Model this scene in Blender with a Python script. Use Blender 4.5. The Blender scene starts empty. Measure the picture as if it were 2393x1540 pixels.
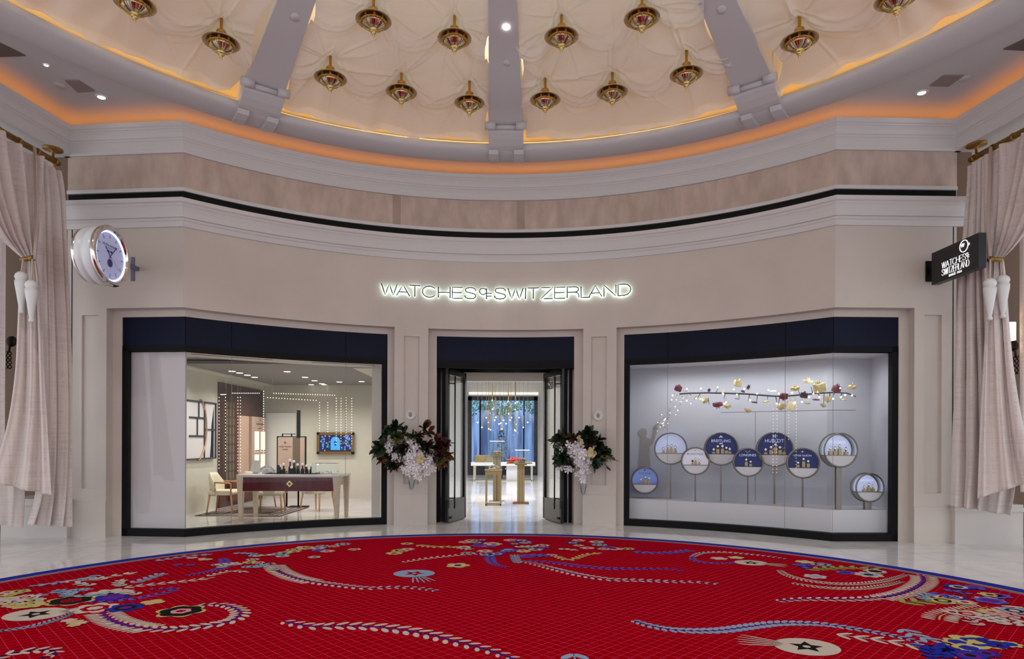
import bpy, math, random
from mathutils import Vector, Matrix
PI = math.pi
rnd = random.Random(7)
S_ = bpy.context.scene
COL = S_.collection

# ---------------------------------------------------------------- camera
FPX, HZ, ROLL, EYE = 1500.0, 1029.0, 0.0039, 1.5
cd = bpy.data.cameras.new('camera'); cam = bpy.data.objects.new('camera', cd); COL.objects.link(cam)
cd.sensor_fit = 'HORIZONTAL'; cd.sensor_width = 36.0; cd.lens = FPX / 2393 * 36
cd.shift_y = (HZ - 770) / 2393; cd.clip_end = 200
cam.matrix_world = Matrix.Translation((0, 0, EYE)) @ Matrix.Rotation(PI / 2, 4, 'X') @ Matrix.Rotation(ROLL, 4, 'Z')
S_.camera = cam

# ---------------------------------------------------------------- world, exposure, lamps
w = bpy.data.worlds.new('hall_light'); S_.world = w; w.use_nodes = True
w.node_tree.nodes['Background'].inputs[0].default_value = (0.88, 0.93, 1.0, 1)
w.node_tree.nodes['Background'].inputs[1].default_value = 1.65
S_.view_settings.view_transform = 'Standard'; S_.view_settings.look = 'None'
S_.view_settings.exposure = -0.10; S_.view_settings.gamma = 1.0; S_.view_settings.use_curve_mapping = False
S_.cycles.max_bounces = 8; S_.cycles.transparent_max_bounces = 16; S_.cycles.diffuse_bounces = 3
S_.cycles.glossy_bounces = 3; S_.cycles.transmission_bounces = 6; S_.cycles.caustics_reflective = False
S_.cycles.caustics_refractive = False; S_.cycles.use_denoising = True
S_.cycles.sample_clamp_indirect = 3.0

def lamp(name, kind, loc, energy, color=(1, 1, 1), size=0.3, rot=(0, 0, 0), **kw):
    d = bpy.data.lights.new(name, kind); d.energy = energy; d.color = color
    if kind == 'AREA':
        d.shape = kw.get('shape', 'RECTANGLE'); d.size = size; d.size_y = kw.get('size_y', size)
        if 'spread' in kw: d.spread = kw['spread']
    else: d.shadow_soft_size = size
    if kind == 'SPOT': d.spot_size = kw.get('cone', 1.2); d.spot_blend = 0.8
    o = bpy.data.objects.new(name, d); COL.objects.link(o); o.location = loc; o.rotation_euler = rot
    return o
# added fill spots floating below the ceiling without fixtures, to brighten the hall
HALL = [(-4.5, 1.5), (4.5, 1.5), (-2.2, -2.0), (2.2, -2.0), (-4.9, 5.5), (4.7, 5.5)]
for i, (x, y) in enumerate(HALL):
    lamp('hall_fill_spot', 'SPOT', (x, y, 6.2), 210, (1.0, .97, .94), .12, cone=2.3)
# shop interiors: rows of small downlights under the shop ceilings
for x in (-5.6, -4.7, -3.8):
    for y in (12.4, 13.7, 15.2): lamp('shop_left_downlight', 'SPOT', (x, y, 2.78), 44, (1.0, .95, .88), .05, cone=2.7)
for x in (-1.4, 1.0):
    for y in (13.6, 16, 18.5, 21, 24): lamp('shop_centre_downlight', 'SPOT', (x, y, 3.6), 190, (.96, .97, 1.0), .06, cone=2.6)

# ---------------------------------------------------------------- plan of the rotunda, and where a pixel of the photo lies in it
CX, CY, RW = -.1895, 4.5455, 6.97
ELF, ERT = (-6.78, 9.80), (6.55, 9.50)      # outer ends of the flat end walls
KL, KR = (-4.95, 9.64), (4.76, 9.46)        # corners between arc and end walls
def un(u, v):
    c, s = math.cos(ROLL), math.sin(ROLL); du, dv = u - 1196.5, v - HZ
    return (c * du + s * dv) / FPX, -(-s * du + c * dv) / FPX
def on_y(u, v, Y):
    t, w_ = un(u, v); return Vector((t * Y, Y, w_ * Y + EYE))
def on_z(u, v, z=0.0):
    t, w_ = un(u, v); Y = (z - EYE) / w_; return Vector((t * Y, Y, z))
def on_R(u, v, R):
    t, w_ = un(u, v); a = 1 + t * t; b = -2 * (t * CX + CY); c = CX * CX + CY * CY - R * R
    Y = (-b + math.sqrt(max(b * b - 4 * a * c, 0))) / (2 * a); return Vector((t * Y, Y, w_ * Y + EYE))
def px(p):
    a, b = p[0] / p[1] * FPX, -(p[2] - EYE) / p[1] * FPX; c, s = math.cos(ROLL), math.sin(ROLL)
    return 1196.5 + c * a - s * b, HZ + s * a + c * b
def _side(K, E):
    d = Vector((E[0] - K[0], E[1] - K[1])); L = d.length; d /= L
    n = Vector((d.y, -d.x)); n = n if n.y < 0 else -n
    return Vector(K), d, n, L
SD = {-1: _side(KL, ELF), 1: _side(KR, ERT)}
_cc = {}
def corner(sg, off):
    k = (sg, round(off, 4))
    if k not in _cc:
        K, d, n, L = SD[sg]; R = RW - off; o = K + n * off - Vector((CX, CY))
        b = 2 * o.dot(d); c = o.dot(o) - R * R; q = math.sqrt(max(b * b - 4 * c, 0))
        t = min(((-b + q) / 2, (-b - q) / 2), key=abs); p = o + d * t
        _cc[k] = (p + Vector((CX, CY)), math.atan2(p.x, p.y))
    return _cc[k]
SK = {-1: -RW * abs(corner(-1, 0)[1]), 1: RW * corner(1, 0)[1]}
def P(s, off=0.0):                           # point of the facade plan at arc length s, off metres in front of the wall
    if SK[-1] <= s <= SK[1]:
        sg = -1 if s < 0 else 1; ph = s / SK[sg] * corner(sg, off)[1]
        return Vector((CX + (RW - off) * math.sin(ph), CY + (RW - off) * math.cos(ph)))
    sg = -1 if s < 0 else 1
    K, d, n, L = SD[sg]; c0 = corner(sg, off)[0]; e = K + d * L + n * off; f = (abs(s) - abs(SK[sg])) / L
    return c0 + (e - c0) * f
SL, SR = SK[-1] - SD[-1][3], SK[1] + SD[1][3]
def S(u, off=0.0, z=1.5):                    # arc length at which the photo's column u meets the facade
    a, b = SL - 3, SR + 3
    for _ in range(50):
        m = (a + b) / 2; q = P(m, off)
        if px((q.x, q.y, z))[0] < u: a = m
        else: b = m
    return (a + b) / 2
def srange(s0, s1, step=.12):
    pts = {s0, s1}; n = max(1, int((s1 - s0) / step))
    for i in range(1, n): pts.add(s0 + (s1 - s0) * i / n)
    for k in SK.values():
        if s0 < k < s1: pts = {p for p in pts if abs(p - k) > .02 or p in (s0, s1)}; pts.add(k)
    return sorted(pts)
def nrm(s):                                  # unit vector out of the wall at s
    a, b = P(s, 0), P(s, .1); d = b - a
    if not SK[-1] <= s <= SK[1]: return SD[-1 if s < 0 else 1][2].copy()
    return d.normalized()

# ---------------------------------------------------------------- materials
def lin(c): return tuple(((x / 255) / 12.92 if x <= 10 else ((x / 255 + .055) / 1.055) ** 2.4) for x in c)
MATS = {}
def mat(name, rgb, rough=.5, metal=0.0, emit=0.0, ecol=None, noise=0.0, nscale=6.0, spec=None, bump=0.0, alpha=None, coat=0.0, trans=0.0, stretch=None):
    m = bpy.data.materials.new(name); m.use_nodes = True; nt = m.node_tree; b = nt.nodes['Principled BSDF']
    c = (*lin(rgb), 1); b.inputs['Base Color'].default_value = c
    b.inputs['Roughness'].default_value = rough; b.inputs['Metallic'].default_value = metal
    if spec is not None: b.inputs['Specular IOR Level'].default_value = spec
    if coat: b.inputs['Coat Weight'].default_value = coat; b.inputs['Coat Roughness'].default_value = .05
    if emit: b.inputs['Emission Color'].default_value = (*lin(ecol or rgb), 1); b.inputs['Emission Strength'].default_value = emit
    if trans: b.inputs['Transmission Weight'].default_value = trans
    if noise or bump:
        tc = nt.nodes.new('ShaderNodeTexCoord'); nz = nt.nodes.new('ShaderNodeTexNoise'); nz.inputs['Scale'].default_value = nscale
        nz.inputs['Detail'].default_value = 4
        src = tc.outputs['Object']
        if stretch:
            mp = nt.nodes.new('ShaderNodeMapping'); mp.inputs['Scale'].default_value = stretch; nt.links.new(src, mp.inputs[0]); src = mp.outputs[0]
        nt.links.new(src, nz.inputs['Vector'])
        if noise:
            r = nt.nodes.new('ShaderNodeValToRGB'); r.color_ramp.elements[0].position = .3; r.color_ramp.elements[1].position = .7
            r.color_ramp.elements[0].color = (*[x * (1 - noise) for x in c[:3]], 1); r.color_ramp.elements[1].color = (*[min(1, x * (1 + noise)) for x in c[:3]], 1)
            nt.links.new(nz.outputs['Fac'], r.inputs[0]); nt.links.new(r.outputs[0], b.inputs['Base Color'])
        if bump:
            bp = nt.nodes.new('ShaderNodeBump'); bp.inputs['Strength'].default_value = bump; bp.inputs['Distance'].default_value = .01
            nt.links.new(nz.outputs['Fac'], bp.inputs['Height']); nt.links.new(bp.outputs[0], b.inputs['Normal'])
    MATS[name] = m; return m
def glassmat(name, refl=.5, tint=(.97, .98, .98)):
    m = bpy.data.materials.new(name); m.use_nodes = True; nt = m.node_tree; nt.nodes.clear()
    o = nt.nodes.new('ShaderNodeOutputMaterial'); mx = nt.nodes.new('ShaderNodeMixShader'); t = nt.nodes.new('ShaderNodeBsdfTransparent')
    g = nt.nodes.new('ShaderNodeBsdfGlossy'); g.inputs['Roughness'].default_value = .01; t.inputs[0].default_value = (*tint, 1)
    lw = nt.nodes.new('ShaderNodeFresnel'); lw.inputs[0].default_value = 1.45; mu = nt.nodes.new('ShaderNodeMath'); mu.operation = 'MULTIPLY'; mu.inputs[1].default_value = refl
    nt.links.new(lw.outputs[0], mu.inputs[0]); nt.links.new(mu.outputs[0], mx.inputs[0]); nt.links.new(t.outputs[0], mx.inputs[1]); nt.links.new(g.outputs[0], mx.inputs[2]); nt.links.new(mx.outputs[0], o.inputs[0])
    MATS[name] = m; return m
def M(n): return MATS[n]

# ---------------------------------------------------------------- mesh builder
class MB:
    def __init__(s): s.v = []; s.f = []; s.m = []; s.sm = []; s.M = None; s.cur = 0; s.smooth = False
    def add(s, vs, fs, m=None, smooth=None):
        b = len(s.v)
        for p in vs:
            p = Vector(p) if len(p) == 3 else Vector((p[0], p[1], 0)); s.v.append(s.M @ p if s.M else p)
        for f in fs:
            s.f.append([b + i for i in f]); s.m.append(s.cur if m is None else m); s.sm.append(s.smooth if smooth is None else smooth)
    def box(s, c, d, rz=0.0, m=None, R=None):
        hx, hy, hz = d[0] / 2, d[1] / 2, d[2] / 2; R = R or Matrix.Rotation(rz, 3, 'Z')
        vs = [Vector(c) + R @ Vector((x * hx, y * hy, z * hz)) for x in (-1, 1) for y in (-1, 1) for z in (-1, 1)]
        s.add(vs, [(0, 1, 3, 2), (4, 6, 7, 5), (0, 4, 5, 1), (2, 3, 7, 6), (0, 2, 6, 4), (1, 5, 7, 3)], m, False)
    def rbox(s, c, d, r=.02, rz=0.0, m=None, seg=3):          # box with rounded vertical and top/bottom edges
        hx, hy, hz = d[0] / 2, d[1] / 2, d[2] / 2; r = min(r, hx * .99, hy * .99, hz * .99)
        prof = [(r * (1 - math.cos(PI / 2 * i / seg)), -hz + 0, i) for i in range(seg + 1)]
        rings = []
        for j in range(seg + 1):
            a = PI / 2 * j / seg; rings.append((r * (1 - math.sin(a)), -hz + r * (1 - math.cos(a))))
        for j in range(seg + 1):
            a = PI / 2 * j / seg; rings.append((r * (1 - math.cos(a)), hz - r + r * math.sin(a)))
        Rm = Matrix.Rotation(rz, 3, 'Z'); vs = []; k = 4 * (seg + 1)
        for ins, z in rings:
            for q, (sx, sy) in enumerate(((1, 1), (-1, 1), (-1, -1), (1, -1))):
                for i in range(seg + 1):
                    a = q * PI / 2 + PI / 2 * i / seg; rr = max(r - ins, 1e-4)
                    vs.append(Vector(c) + Rm @ Vector((sx * (hx - r) + rr * math.cos(a), sy * (hy - r) + rr * math.sin(a), z)))
        fs = [[i * k + j, i * k + (j + 1) % k, (i + 1) * k + (j + 1) % k, (i + 1) * k + j] for i in range(len(rings) - 1) for j in range(k)]
        fs.append(list(range(k))[::-1]); fs.append([(len(rings) - 1) * k + j for j in range(k)]); s.add(vs, fs, m, True)
    def tube(s, pts, r, n=8, m=None, caps=True, flat=1.0):
        pts = [Vector(p) for p in pts]; N = len(pts); rs = r if isinstance(r, (list, tuple)) else [r] * N
        vs = []; up = None
        for i, p in enumerate(pts):
            t = (pts[min(i + 1, N - 1)] - pts[max(i - 1, 0)])
            t = t.normalized() if t.length > 1e-9 else Vector((0, 0, 1))
            if up is None: up = Vector((0, 0, 1)) if abs(t.z) < .9 else Vector((0, 1, 0))
            a = up.cross(t)
            if a.length < 1e-6: a = Vector((1, 0, 0)).cross(t)
            a.normalize(); b = t.cross(a); up = b
            for k in range(n):
                q = 2 * PI * k / n; vs.append(p + (a * math.cos(q) + b * math.sin(q) * flat) * rs[i])
        fs = [[i * n + k, i * n + (k + 1) % n, (i + 1) * n + (k + 1) % n, (i + 1) * n + k] for i in range(N - 1) for k in range(n)]
        if caps: fs.append(list(range(n))[::-1]); fs.append([(N - 1) * n + k for k in range(n)])
        s.add(vs, fs, m, n > 5)
    def lathe(s, prof, n=24, c=(0, 0, 0), m=None, mfun=None, a0=0, a1=2 * PI, smooth=True):
        full = abs(a1 - a0 - 2 * PI) < 1e-6; k = n if full else n + 1; vs = []
        for r, z in prof:
            for i in range(k):
                a = a0 + (a1 - a0) * i / n; vs.append((c[0] + r * math.cos(a), c[1] + r * math.sin(a), c[2] + z))
        for j in range(len(prof) - 1):
            for i in range(n):
                i2 = (i + 1) % k; fm = mfun(i, j) if mfun else m
                s.add([vs[j * k + i], vs[j * k + i2], vs[(j + 1) * k + i2], vs[(j + 1) * k + i]], [(0, 1, 2, 3)], fm, smooth) if mfun else None
        if not mfun:
            s.add(vs, [[j * k + i, j * k + (i + 1) % k, (j + 1) * k + (i + 1) % k, (j + 1) * k + i] for j in range(len(prof) - 1) for i in range(n)], m, smooth)
    def sphere(s, c, r, n=10, m=None, sc=(1, 1, 1)):
        h = max(4, n // 2 + 1); vs = [Vector(c) + Vector((sc[0] * r * math.sin(PI * j / h) * math.cos(2 * PI * i / n), sc[1] * r * math.sin(PI * j / h) * math.sin(2 * PI * i / n), sc[2] * r * math.cos(PI * j / h))) for j in range(h + 1) for i in range(n)]
        s.add(vs, [[j * n + i, (j + 1) * n + i, (j + 1) * n + (i + 1) % n, j * n + (i + 1) % n] for j in range(h) for i in range(n)], m, True)
    def sweep(s, s0, s1, prof, closed=True, m=None, smooth=False, step=.12, caps=True):   # profile (off, z) carried along the facade plan
        ss = srange(s0, s1, step); k = len(prof); vs = []
        for q in ss:
            for off, z in prof: p = P(q, off); vs.append((p.x, p.y, z))
        e = k if closed else k - 1
        fs = [[i * k + j, (i + 1) * k + j, (i + 1) * k + (j + 1) % k, i * k + (j + 1) % k] for i in range(len(ss) - 1) for j in range(e)]
        if closed and caps: fs.append(list(range(k))[::-1]); fs.append([(len(ss) - 1) * k + j for j in range(k)])
        s.add(vs, fs, m, smooth)
    def block(s, s0, s1, z0, z1, f=0.0, b=-.5, m=None): s.sweep(s0, s1, [(f, z0), (f, z1), (b, z1), (b, z0)], True, m)
    def ring(s, prof, a0, a1, n, closed=True, m=None, smooth=False):                      # profile (R, z) turned about the rotunda's centre; angle from +y to +x
        full = abs(a1 - a0 - 2 * PI) < 1e-6; k = len(prof); c = n if full else n + 1; vs = []
        for i in range(c):
            a = a0 + (a1 - a0) * i / n
            for R, z in prof: vs.append((CX + R * math.sin(a), CY + R * math.cos(a), z))
        e = k if closed else k - 1
        s.add(vs, [[i * k + j, i * k + (j + 1) % k, ((i + 1) % c) * k + (j + 1) % k, ((i + 1) % c) * k + j] for i in range(n) for j in range(e)], m, smooth)
    def prism(s, poly, d, m=None, smooth=False):       # flat outline (list of 3D points) thickened by vector d
        n = len(poly); d = Vector(d); vs = [Vector(p) for p in poly] + [Vector(p) + d for p in poly]
        s.add(vs, [list(range(n))[::-1], [n + i for i in range(n)]] + [[i, (i + 1) % n, n + (i + 1) % n, n + i] for i in range(n)], m, smooth)
    def build(s, name, mats, parent=None, label=None, loc=None, bevel=0, kind=None, cat=None, group=None):
        me = bpy.data.meshes.new(name); me.from_pydata([tuple(p) for p in s.v], [], s.f)
        for x in (mats if isinstance(mats, (list, tuple)) else [mats]): me.materials.append(M(x))
        me.polygons.foreach_set('material_index', s.m); me.polygons.foreach_set('use_smooth', s.sm)
        import bmesh
        bm = bmesh.new(); bm.from_mesh(me); bmesh.ops.recalc_face_normals(bm, faces=bm.faces); bm.to_mesh(me); bm.free(); me.update()
        o = bpy.data.objects.new(name, me); COL.objects.link(o)
        if parent: o.parent = parent
        if loc is not None: o.location = loc
        if bevel:
            b = o.modifiers.new('bevel', 'BEVEL'); b.width = bevel; b.segments = 2; b.limit_method = 'ANGLE'
        tag(o, label, cat, group, kind); return o
def tag(o, label=None, cat=None, group=None, kind=None):
    if label: o['label'] = label
    if cat: o['category'] = cat
    if group: o['group'] = group
    if kind: o['kind'] = kind
    return o
def thing(name, label, cat, loc=(0, 0, 0), rz=0.0, group=None):
    o = bpy.data.objects.new(name, None); COL.objects.link(o); o.empty_display_size = .1; o.location = loc; o.rotation_euler = (0, 0, rz)
    return tag(o, label, cat, group)
def struct(mb, name, mats, **k): return mb.build(name, mats, kind='structure', **k)
def copy_tree(o, parent=None):
    c = o.copy(); COL.objects.link(c)
    if parent: c.parent = parent
    for ch in [x for x in bpy.data.objects if x.parent == o]: copy_tree(ch, c)
    return c
def textmesh(txt, size, ext=.002, align='CENTER', bold=0.0, spacing=1.0, sx=1.0):    # lettering in the xz plane, facing -y, as (verts, faces)
    cu = bpy.data.curves.new('t', 'FONT'); cu.body = txt; cu.size = size; cu.extrude = ext; cu.align_x = align; cu.align_y = 'CENTER'; cu.offset = bold; cu.space_character = spacing
    cu.resolution_u = 3
    o = bpy.data.objects.new('t', cu); COL.objects.link(o); dg = bpy.context.evaluated_depsgraph_get(); me = o.evaluated_get(dg).to_mesh()
    vs = [(p.co.x * sx, -p.co.z, p.co.y) for p in me.vertices]; fs = [list(f.vertices) for f in me.polygons]
    bpy.data.objects.remove(o); bpy.data.curves.remove(cu); return vs, fs
# ---------------------------------------------------------------- materials of the building
mat('stone', (208, 197, 187), .45, noise=.045, nscale=1.3)
mat('stone_light', (214, 206, 200), .45, noise=.03, nscale=1.5)
mat('travertine', (196, 176, 162), .55, noise=.17, nscale=2.6, stretch=(2.2, 2.2, .9), bump=.3)
mat('travertine_dark', (172, 152, 138), .55, noise=.1, nscale=3); mat('plaster', (216, 212, 210), .6)
mat('ceiling_paint', (208, 205, 207), .7)
mat('black', (9, 9, 12), .6, spec=.2); mat('black_gloss', (9, 9, 12), .25, spec=.35)
mat('navy', (15, 18, 42), .35, spec=.12, noise=.25, nscale=1.2)
mat('white_paint', (228, 226, 224), .55); mat('warm_white', (226, 221, 208), .6)
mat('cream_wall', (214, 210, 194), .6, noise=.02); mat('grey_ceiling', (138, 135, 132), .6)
mat('mauve_panel', (214, 205, 206), .55)
mat('taupe', (125, 100, 82), .7); mat('ochre', (212, 186, 142), .8)
mat('cove_led', (255, 160, 70), emit=2.6, ecol=(255, 168, 88)); mat('edge_led', (255, 200, 110), emit=7, ecol=(255, 205, 115)); mat('warm_led', (255, 222, 165), emit=40, ecol=(230, 239, 255))
mat('lamp_white', (255, 255, 255), emit=14); mat('grille', (150, 138, 132), .7); mat('dark_slab', (112, 98, 92), .7)
mat('display_grey', (190, 190, 197), .6); mat('display_white', (222, 220, 224), .5)
glassmat('glass', .55); glassmat('vitrine_glass', .9, (.95, .99, .99))
for n_ in ('lamp_white',): M(n_).cycles.emission_sampling = 'NONE'
def floor_mat():
    m = bpy.data.materials.new('marble_floor'); m.use_nodes = True; nt = m.node_tree; b = nt.nodes['Principled BSDF']; b.inputs['Roughness'].default_value = .07
    tc = nt.nodes.new('ShaderNodeTexCoord'); br = nt.nodes.new('ShaderNodeTexBrick'); br.offset = 0; br.inputs['Scale'].default_value = 1
    br.inputs['Brick Width'].default_value = .9; br.inputs['Row Height'].default_value = .9; br.inputs['Mortar Size'].default_value = .004
    br.inputs['Color1'].default_value = (*lin((236, 234, 234)), 1); br.inputs['Color2'].default_value = (*lin((229, 227, 227)), 1); br.inputs['Mortar'].default_value = (*lin((190, 184, 178)), 1)
    nz = nt.nodes.new('ShaderNodeTexNoise'); nz.inputs['Scale'].default_value = 2.5; nz.inputs['Detail'].default_value = 8; nz.inputs['Distortion'].default_value = 1.2
    r = nt.nodes.new('ShaderNodeValToRGB'); r.color_ramp.elements[0].position = .35; r.color_ramp.elements[0].color = (.82, .79, .76, 1); r.color_ramp.elements[1].position = .6; r.color_ramp.elements[1].color = (1, 1, 1, 1)
    mx = nt.nodes.new('ShaderNodeMix'); mx.data_type = 'RGBA'; mx.blend_type = 'MULTIPLY'; mx.inputs[0].default_value = .6
    nt.links.new(tc.outputs['Object'], br.inputs[0]); nt.links.new(tc.outputs['Object'], nz.inputs['Vector']); nt.links.new(nz.outputs[0], r.inputs[0])
    nt.links.new(br.outputs[0], mx.inputs[6]); nt.links.new(r.outputs[0], mx.inputs[7]); nt.links.new(mx.outputs[2], b.inputs['Base Color']); MATS['marble_floor'] = m
floor_mat()

# ---------------------------------------------------------------- floor
mb = MB(); mb.box((0, 10.5, -.05), (30, 45, .1)); struct(mb, 'floor', 'marble_floor', label='polished cream marble floor of hall and shop')

# ---------------------------------------------------------------- facade wall
RL0, RL1 = S(248, 0), S(921, 0); RD0, RD1 = S(1000, 0), S(1362, 0); RR0, RR1 = S(1440, 0), S(2136, 0)
FO = -.19                                   # face of the shopfront frames
FL0, FL1 = S(286, FO), S(905, FO); FD0, FD1 = S(1020, FO), S(1341, FO); FR0, FR1 = S(1458, FO), S(2098, FO)
ZH, ZF, ZG = 3.48, 3.375, 2.85              # recess head, frame head, glass head
WX0, WX1 = SL - .28, SR + .32
def pier(mb, a, b, pa=None, pb=None, z0=.72, z1=3.33, bk=-.5):
    if pa is None: mb.block(a, b, 0, ZH, 0, bk)
    else:
        mb.block(a, pa, 0, ZH, 0, bk); mb.block(pb, b, 0, ZH, 0, bk); mb.block(pa, pb, 0, z0, 0, bk); mb.block(pa, pb, z1, ZH, 0, bk); mb.block(pa, pb, z0, z1, -.035, bk)
    mb.block(a, b, 0, .54, .012, 0)
mb = MB()
mb.block(WX0, WX1, ZH, 4.74, 0, -.5)
pier(mb, WX0, RL0, S(190, 0), S(229, 0), .74, 3.38)
pier(mb, RL1, RD0, S(943, 0), S(979, 0))
pier(mb, RD1, RR0, S(1381, 0), S(1417, 0))
pier(mb, RR1, WX1, S(2160, 0), S(2200, 0), .74, 3.38)
for a, b, c, d in ((RL0, RL1, FL0, FL1), (RD0, RD1, FD0, FD1), (RR0, RR1, FR0, FR1)):     # stepped reveal round each opening
    mb.block(a, b, ZF, ZH, -.17, -.5); mb.block(a, c, 0, ZF, -.17, -.5); mb.block(d, b, 0, ZF, -.17, -.5)
struct(mb, 'wall_front', 'stone', label='curved stone shopfront wall with three tall openings')
mb = MB(); mb.block(WX0 - .3, WX1 + .3, 5.08, 6.0, 0, -.5); struct(mb, 'wall_frieze', 'travertine', label='travertine frieze band between the two cornices')
mb = MB()
for u in (927, 1217): s_ = S(u, 0, 5.5); mb.block(s_ - .07, s_ + .07, 5.27, 5.79, .003, 0)
struct(mb, 'trim_15', 'travertine_dark', label='two darker upright stone strips in the frieze')
mb = MB()
for s_, z0 in ((S(167, 0), 1.02), (S(2226, 0), .9)): mb.block(s_ - .006, s_ + .006, z0, 4.69, .004, -.01)
struct(mb, 'trim_1', 'black', label='thin dark joints at both ends of the shopfront')
mb = MB(); mb.sweep(SL - .14, SR + .14, [(0, 4.685), (.03, 4.685), (.045, 4.73), (.05, 4.755), (.07, 4.77), (.07, 4.785), (.05, 4.79), (.05, 4.81), (.075, 4.815), (.085, 4.89), (.11, 4.955), (.135, 4.985), (.135, 5.0), (.165, 5.015), (.165, 5.075), (-.1, 5.085)])
struct(mb, 'trim_2', 'plaster', label='lower white moulded cornice above the shop sign')
mb = MB(); mb.block(SL, SR, 5.08, 5.215, .012, -.05); struct(mb, 'trim_3', 'black', label='dark slot along the top of lower cornice')
mb = MB(); mb.block(SL, SR, 5.215, 5.27, .045, -.05); struct(mb, 'trim_4', 'plaster', label='pale fillet above the dark slot')
mb = MB(); mb.block(WX0 - .3, WX1 + .3, 6.0, 6.40, -.42, -.5); mb.block(WX0 - .3, WX1 + .3, 6.0, 6.08, 0, -.43); struct(mb, 'wall_cove', 'plaster', label='plaster wall strip behind the cove light')
CROWN = [(-.05, 5.79), (.04, 5.79), (.05, 5.81), (.05, 5.835), (.02, 5.845), (.03, 5.90), (.06, 5.955), (.075, 5.97), (.075, 5.99), (.09, 6.0), (.105, 6.06), (.13, 6.10), (.14, 6.105), (.14, 6.125), (.16, 6.14), (.16, 6.205), (.10, 6.205), (.10, 6.12), (-.05, 6.10)]
mb = MB(); mb.sweep(SL - .1, SR + .1, CROWN); struct(mb, 'trim_5', 'plaster', label='upper white crown moulding hiding the cove light')
mb = MB(); mb.sweep(SL, SR, [(-.10, 6.125), (0, 6.125), (0, 6.135), (-.10, 6.135)]); struct(mb, 'trim_6', 'cove_led', label='amber light strip on top of the crown moulding')
# side beams over the curtained openings
for sg, E, k, nm in ((-1, ELF, .12, 'left'), (1, ERT, .135, 'right')):
    a = Vector((E[0] - sg * .03, E[1] + .3, 0)); b = Vector((E[0] + sg * k * 14, E[1] - 14, 0)); d = (b - a).normalized(); n = Vector((-sg, 0, 0))
    mb = MB(); n_ = len(CROWN)
    vs = [q + n * (o - .0) + Vector((0, 0, z)) for q in (a, b) for o, z in CROWN]
    mb.add(vs, [[i, (i + 1) % n_, n_ + (i + 1) % n_, n_ + i] for i in range(n_)]); struct(mb, 'trim_%d' % (7 if sg < 0 else 8), 'plaster', label='white crown moulding along the %s side of the hall' % nm)
    mb = MB(); mb.add([q + n * o + Vector((0, 0, z)) for q in (a, b) for o, z in ((-.10, 6.125), (0, 6.125), (0, 6.135), (-.10, 6.135))], [[i, (i + 1) % 4, 4 + (i + 1) % 4, 4 + i] for i in range(4)])
    struct(mb, 'trim_%d' % (9 if sg < 0 else 10), 'cove_led', label='amber light strip above the %s curtain' % nm)
    k0 = Vector((-sg * .045, 0, 5.792)); mb = MB(); mb.prism([a + k0, b + k0, b + Vector((sg * .9, 0, 5.792)), a + Vector((sg * .9, 0, 5.792))], (0, 0, .30)); k1 = Vector((sg * .42, 0, 6.09)); k2 = Vector((sg * .9, 0, 6.09)); mb.prism([a + k1, b + k1, b + k2, a + k2], (0, 0, .31))
    struct(mb, 'wall_%s_beam' % nm, 'plaster', label='deep plaster beam over the %s curtain' % nm)
# end piers behind the curtains, with white plinths, and the side corridors
for sg, nm, E in ((-1, 'left', ELF), (1, 'right', ERT)):
    mb = MB(); x0 = E[0] + sg * .02; x1 = E[0] + sg * .24; y = E[1]
    mb.box(((x0 + x1) / 2, y + .28, 2.9), (abs(x1 - x0), .56, 5.8)); mb.box((x1 + sg * 3.5, y + .75, 3.1), (7.0, .2, 6.2))
    struct(mb, 'wall_%s' % nm, 'taupe', label='tan side wall seen behind the %s curtain' % nm)
    mb = MB(); mb.box((E[0] + sg * .45, y + .22, .24), (1.0, .62, .48)); mb.box((E[0] + sg * .45, y + .22, .51), (1.04, .66, .06)); mb.box((E[0] + sg * .45, y + .22, .56), (1.0, .62, .05))
    struct(mb, 'baseboard_%s' % nm, 'stone_light', label='pale marble plinth under the %s curtain' % nm)

# ---------------------------------------------------------------- ceiling: slab, ring, fabric dome, beams
mb = MB(); mb.ring([(6.45, 6.38), (17, 6.38), (17, 6.6), (6.45, 6.6)], 0, 2 * PI, 120); struct(mb, 'ceiling', 'ceiling_paint', label='flat pale ceiling around the domed ring')
mb = MB(); prof = [(6.16, 6.45)] + [(6.42 - .26 * math.cos(t), 6.38 - .075 * math.sin(t)) for t in [PI * i / 12 for i in range(13)]] + [(6.68, 6.45)]
mb.ring(prof, 0, 2 * PI, 160, True, smooth=True); struct(mb, 'trim_11', 'ceiling_paint', label='rounded white ring framing the fabric dome')
mb = MB(); mb.ring([(6.32, 6.50), (6.42, 6.50), (6.42, 6.51), (6.32, 6.51)], 0, 2 * PI, 120); struct(mb, 'trim_12', 'edge_led', label='warm light strip hidden behind the ceiling ring')
mb = MB(); mb.ring([(6.5, 7.35), (.05, 9.2), (.05, 9.4), (6.6, 7.5), (6.6, 6.6), (6.5, 6.6)], 0, 2 * PI, 80); struct(mb, 'ceiling_dome', 'ochre', label='ochre shell of the dome above the fabric')
def zb(r): return 8.30 - .30 * r                # underside of the beams
NB = 10; BA = [math.radians(1.0 + 35.6 * i) for i in range(-2, 3)]
PHL, PHR = math.atan2(*(on_R(604, 222, 6.16) - Vector((CX, CY, 0)))[:2]), math.atan2(*(on_R(1778, 215, 6.16) - Vector((CX, CY, 0)))[:2])
PH0 = math.atan2(*(on_R(1183, 345, 6.16) - Vector((CX, CY, 0)))[:2])
st = (PHR - PHL) / 2
BEAMS = sorted([PHL, PH0, PHR, PHL - st, PHR + st] + [PHR + st * 2 + (2 * PI - (PHR - PHL) - 4 * st + 0) * i / 6 for i in range(1, 5)])
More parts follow.
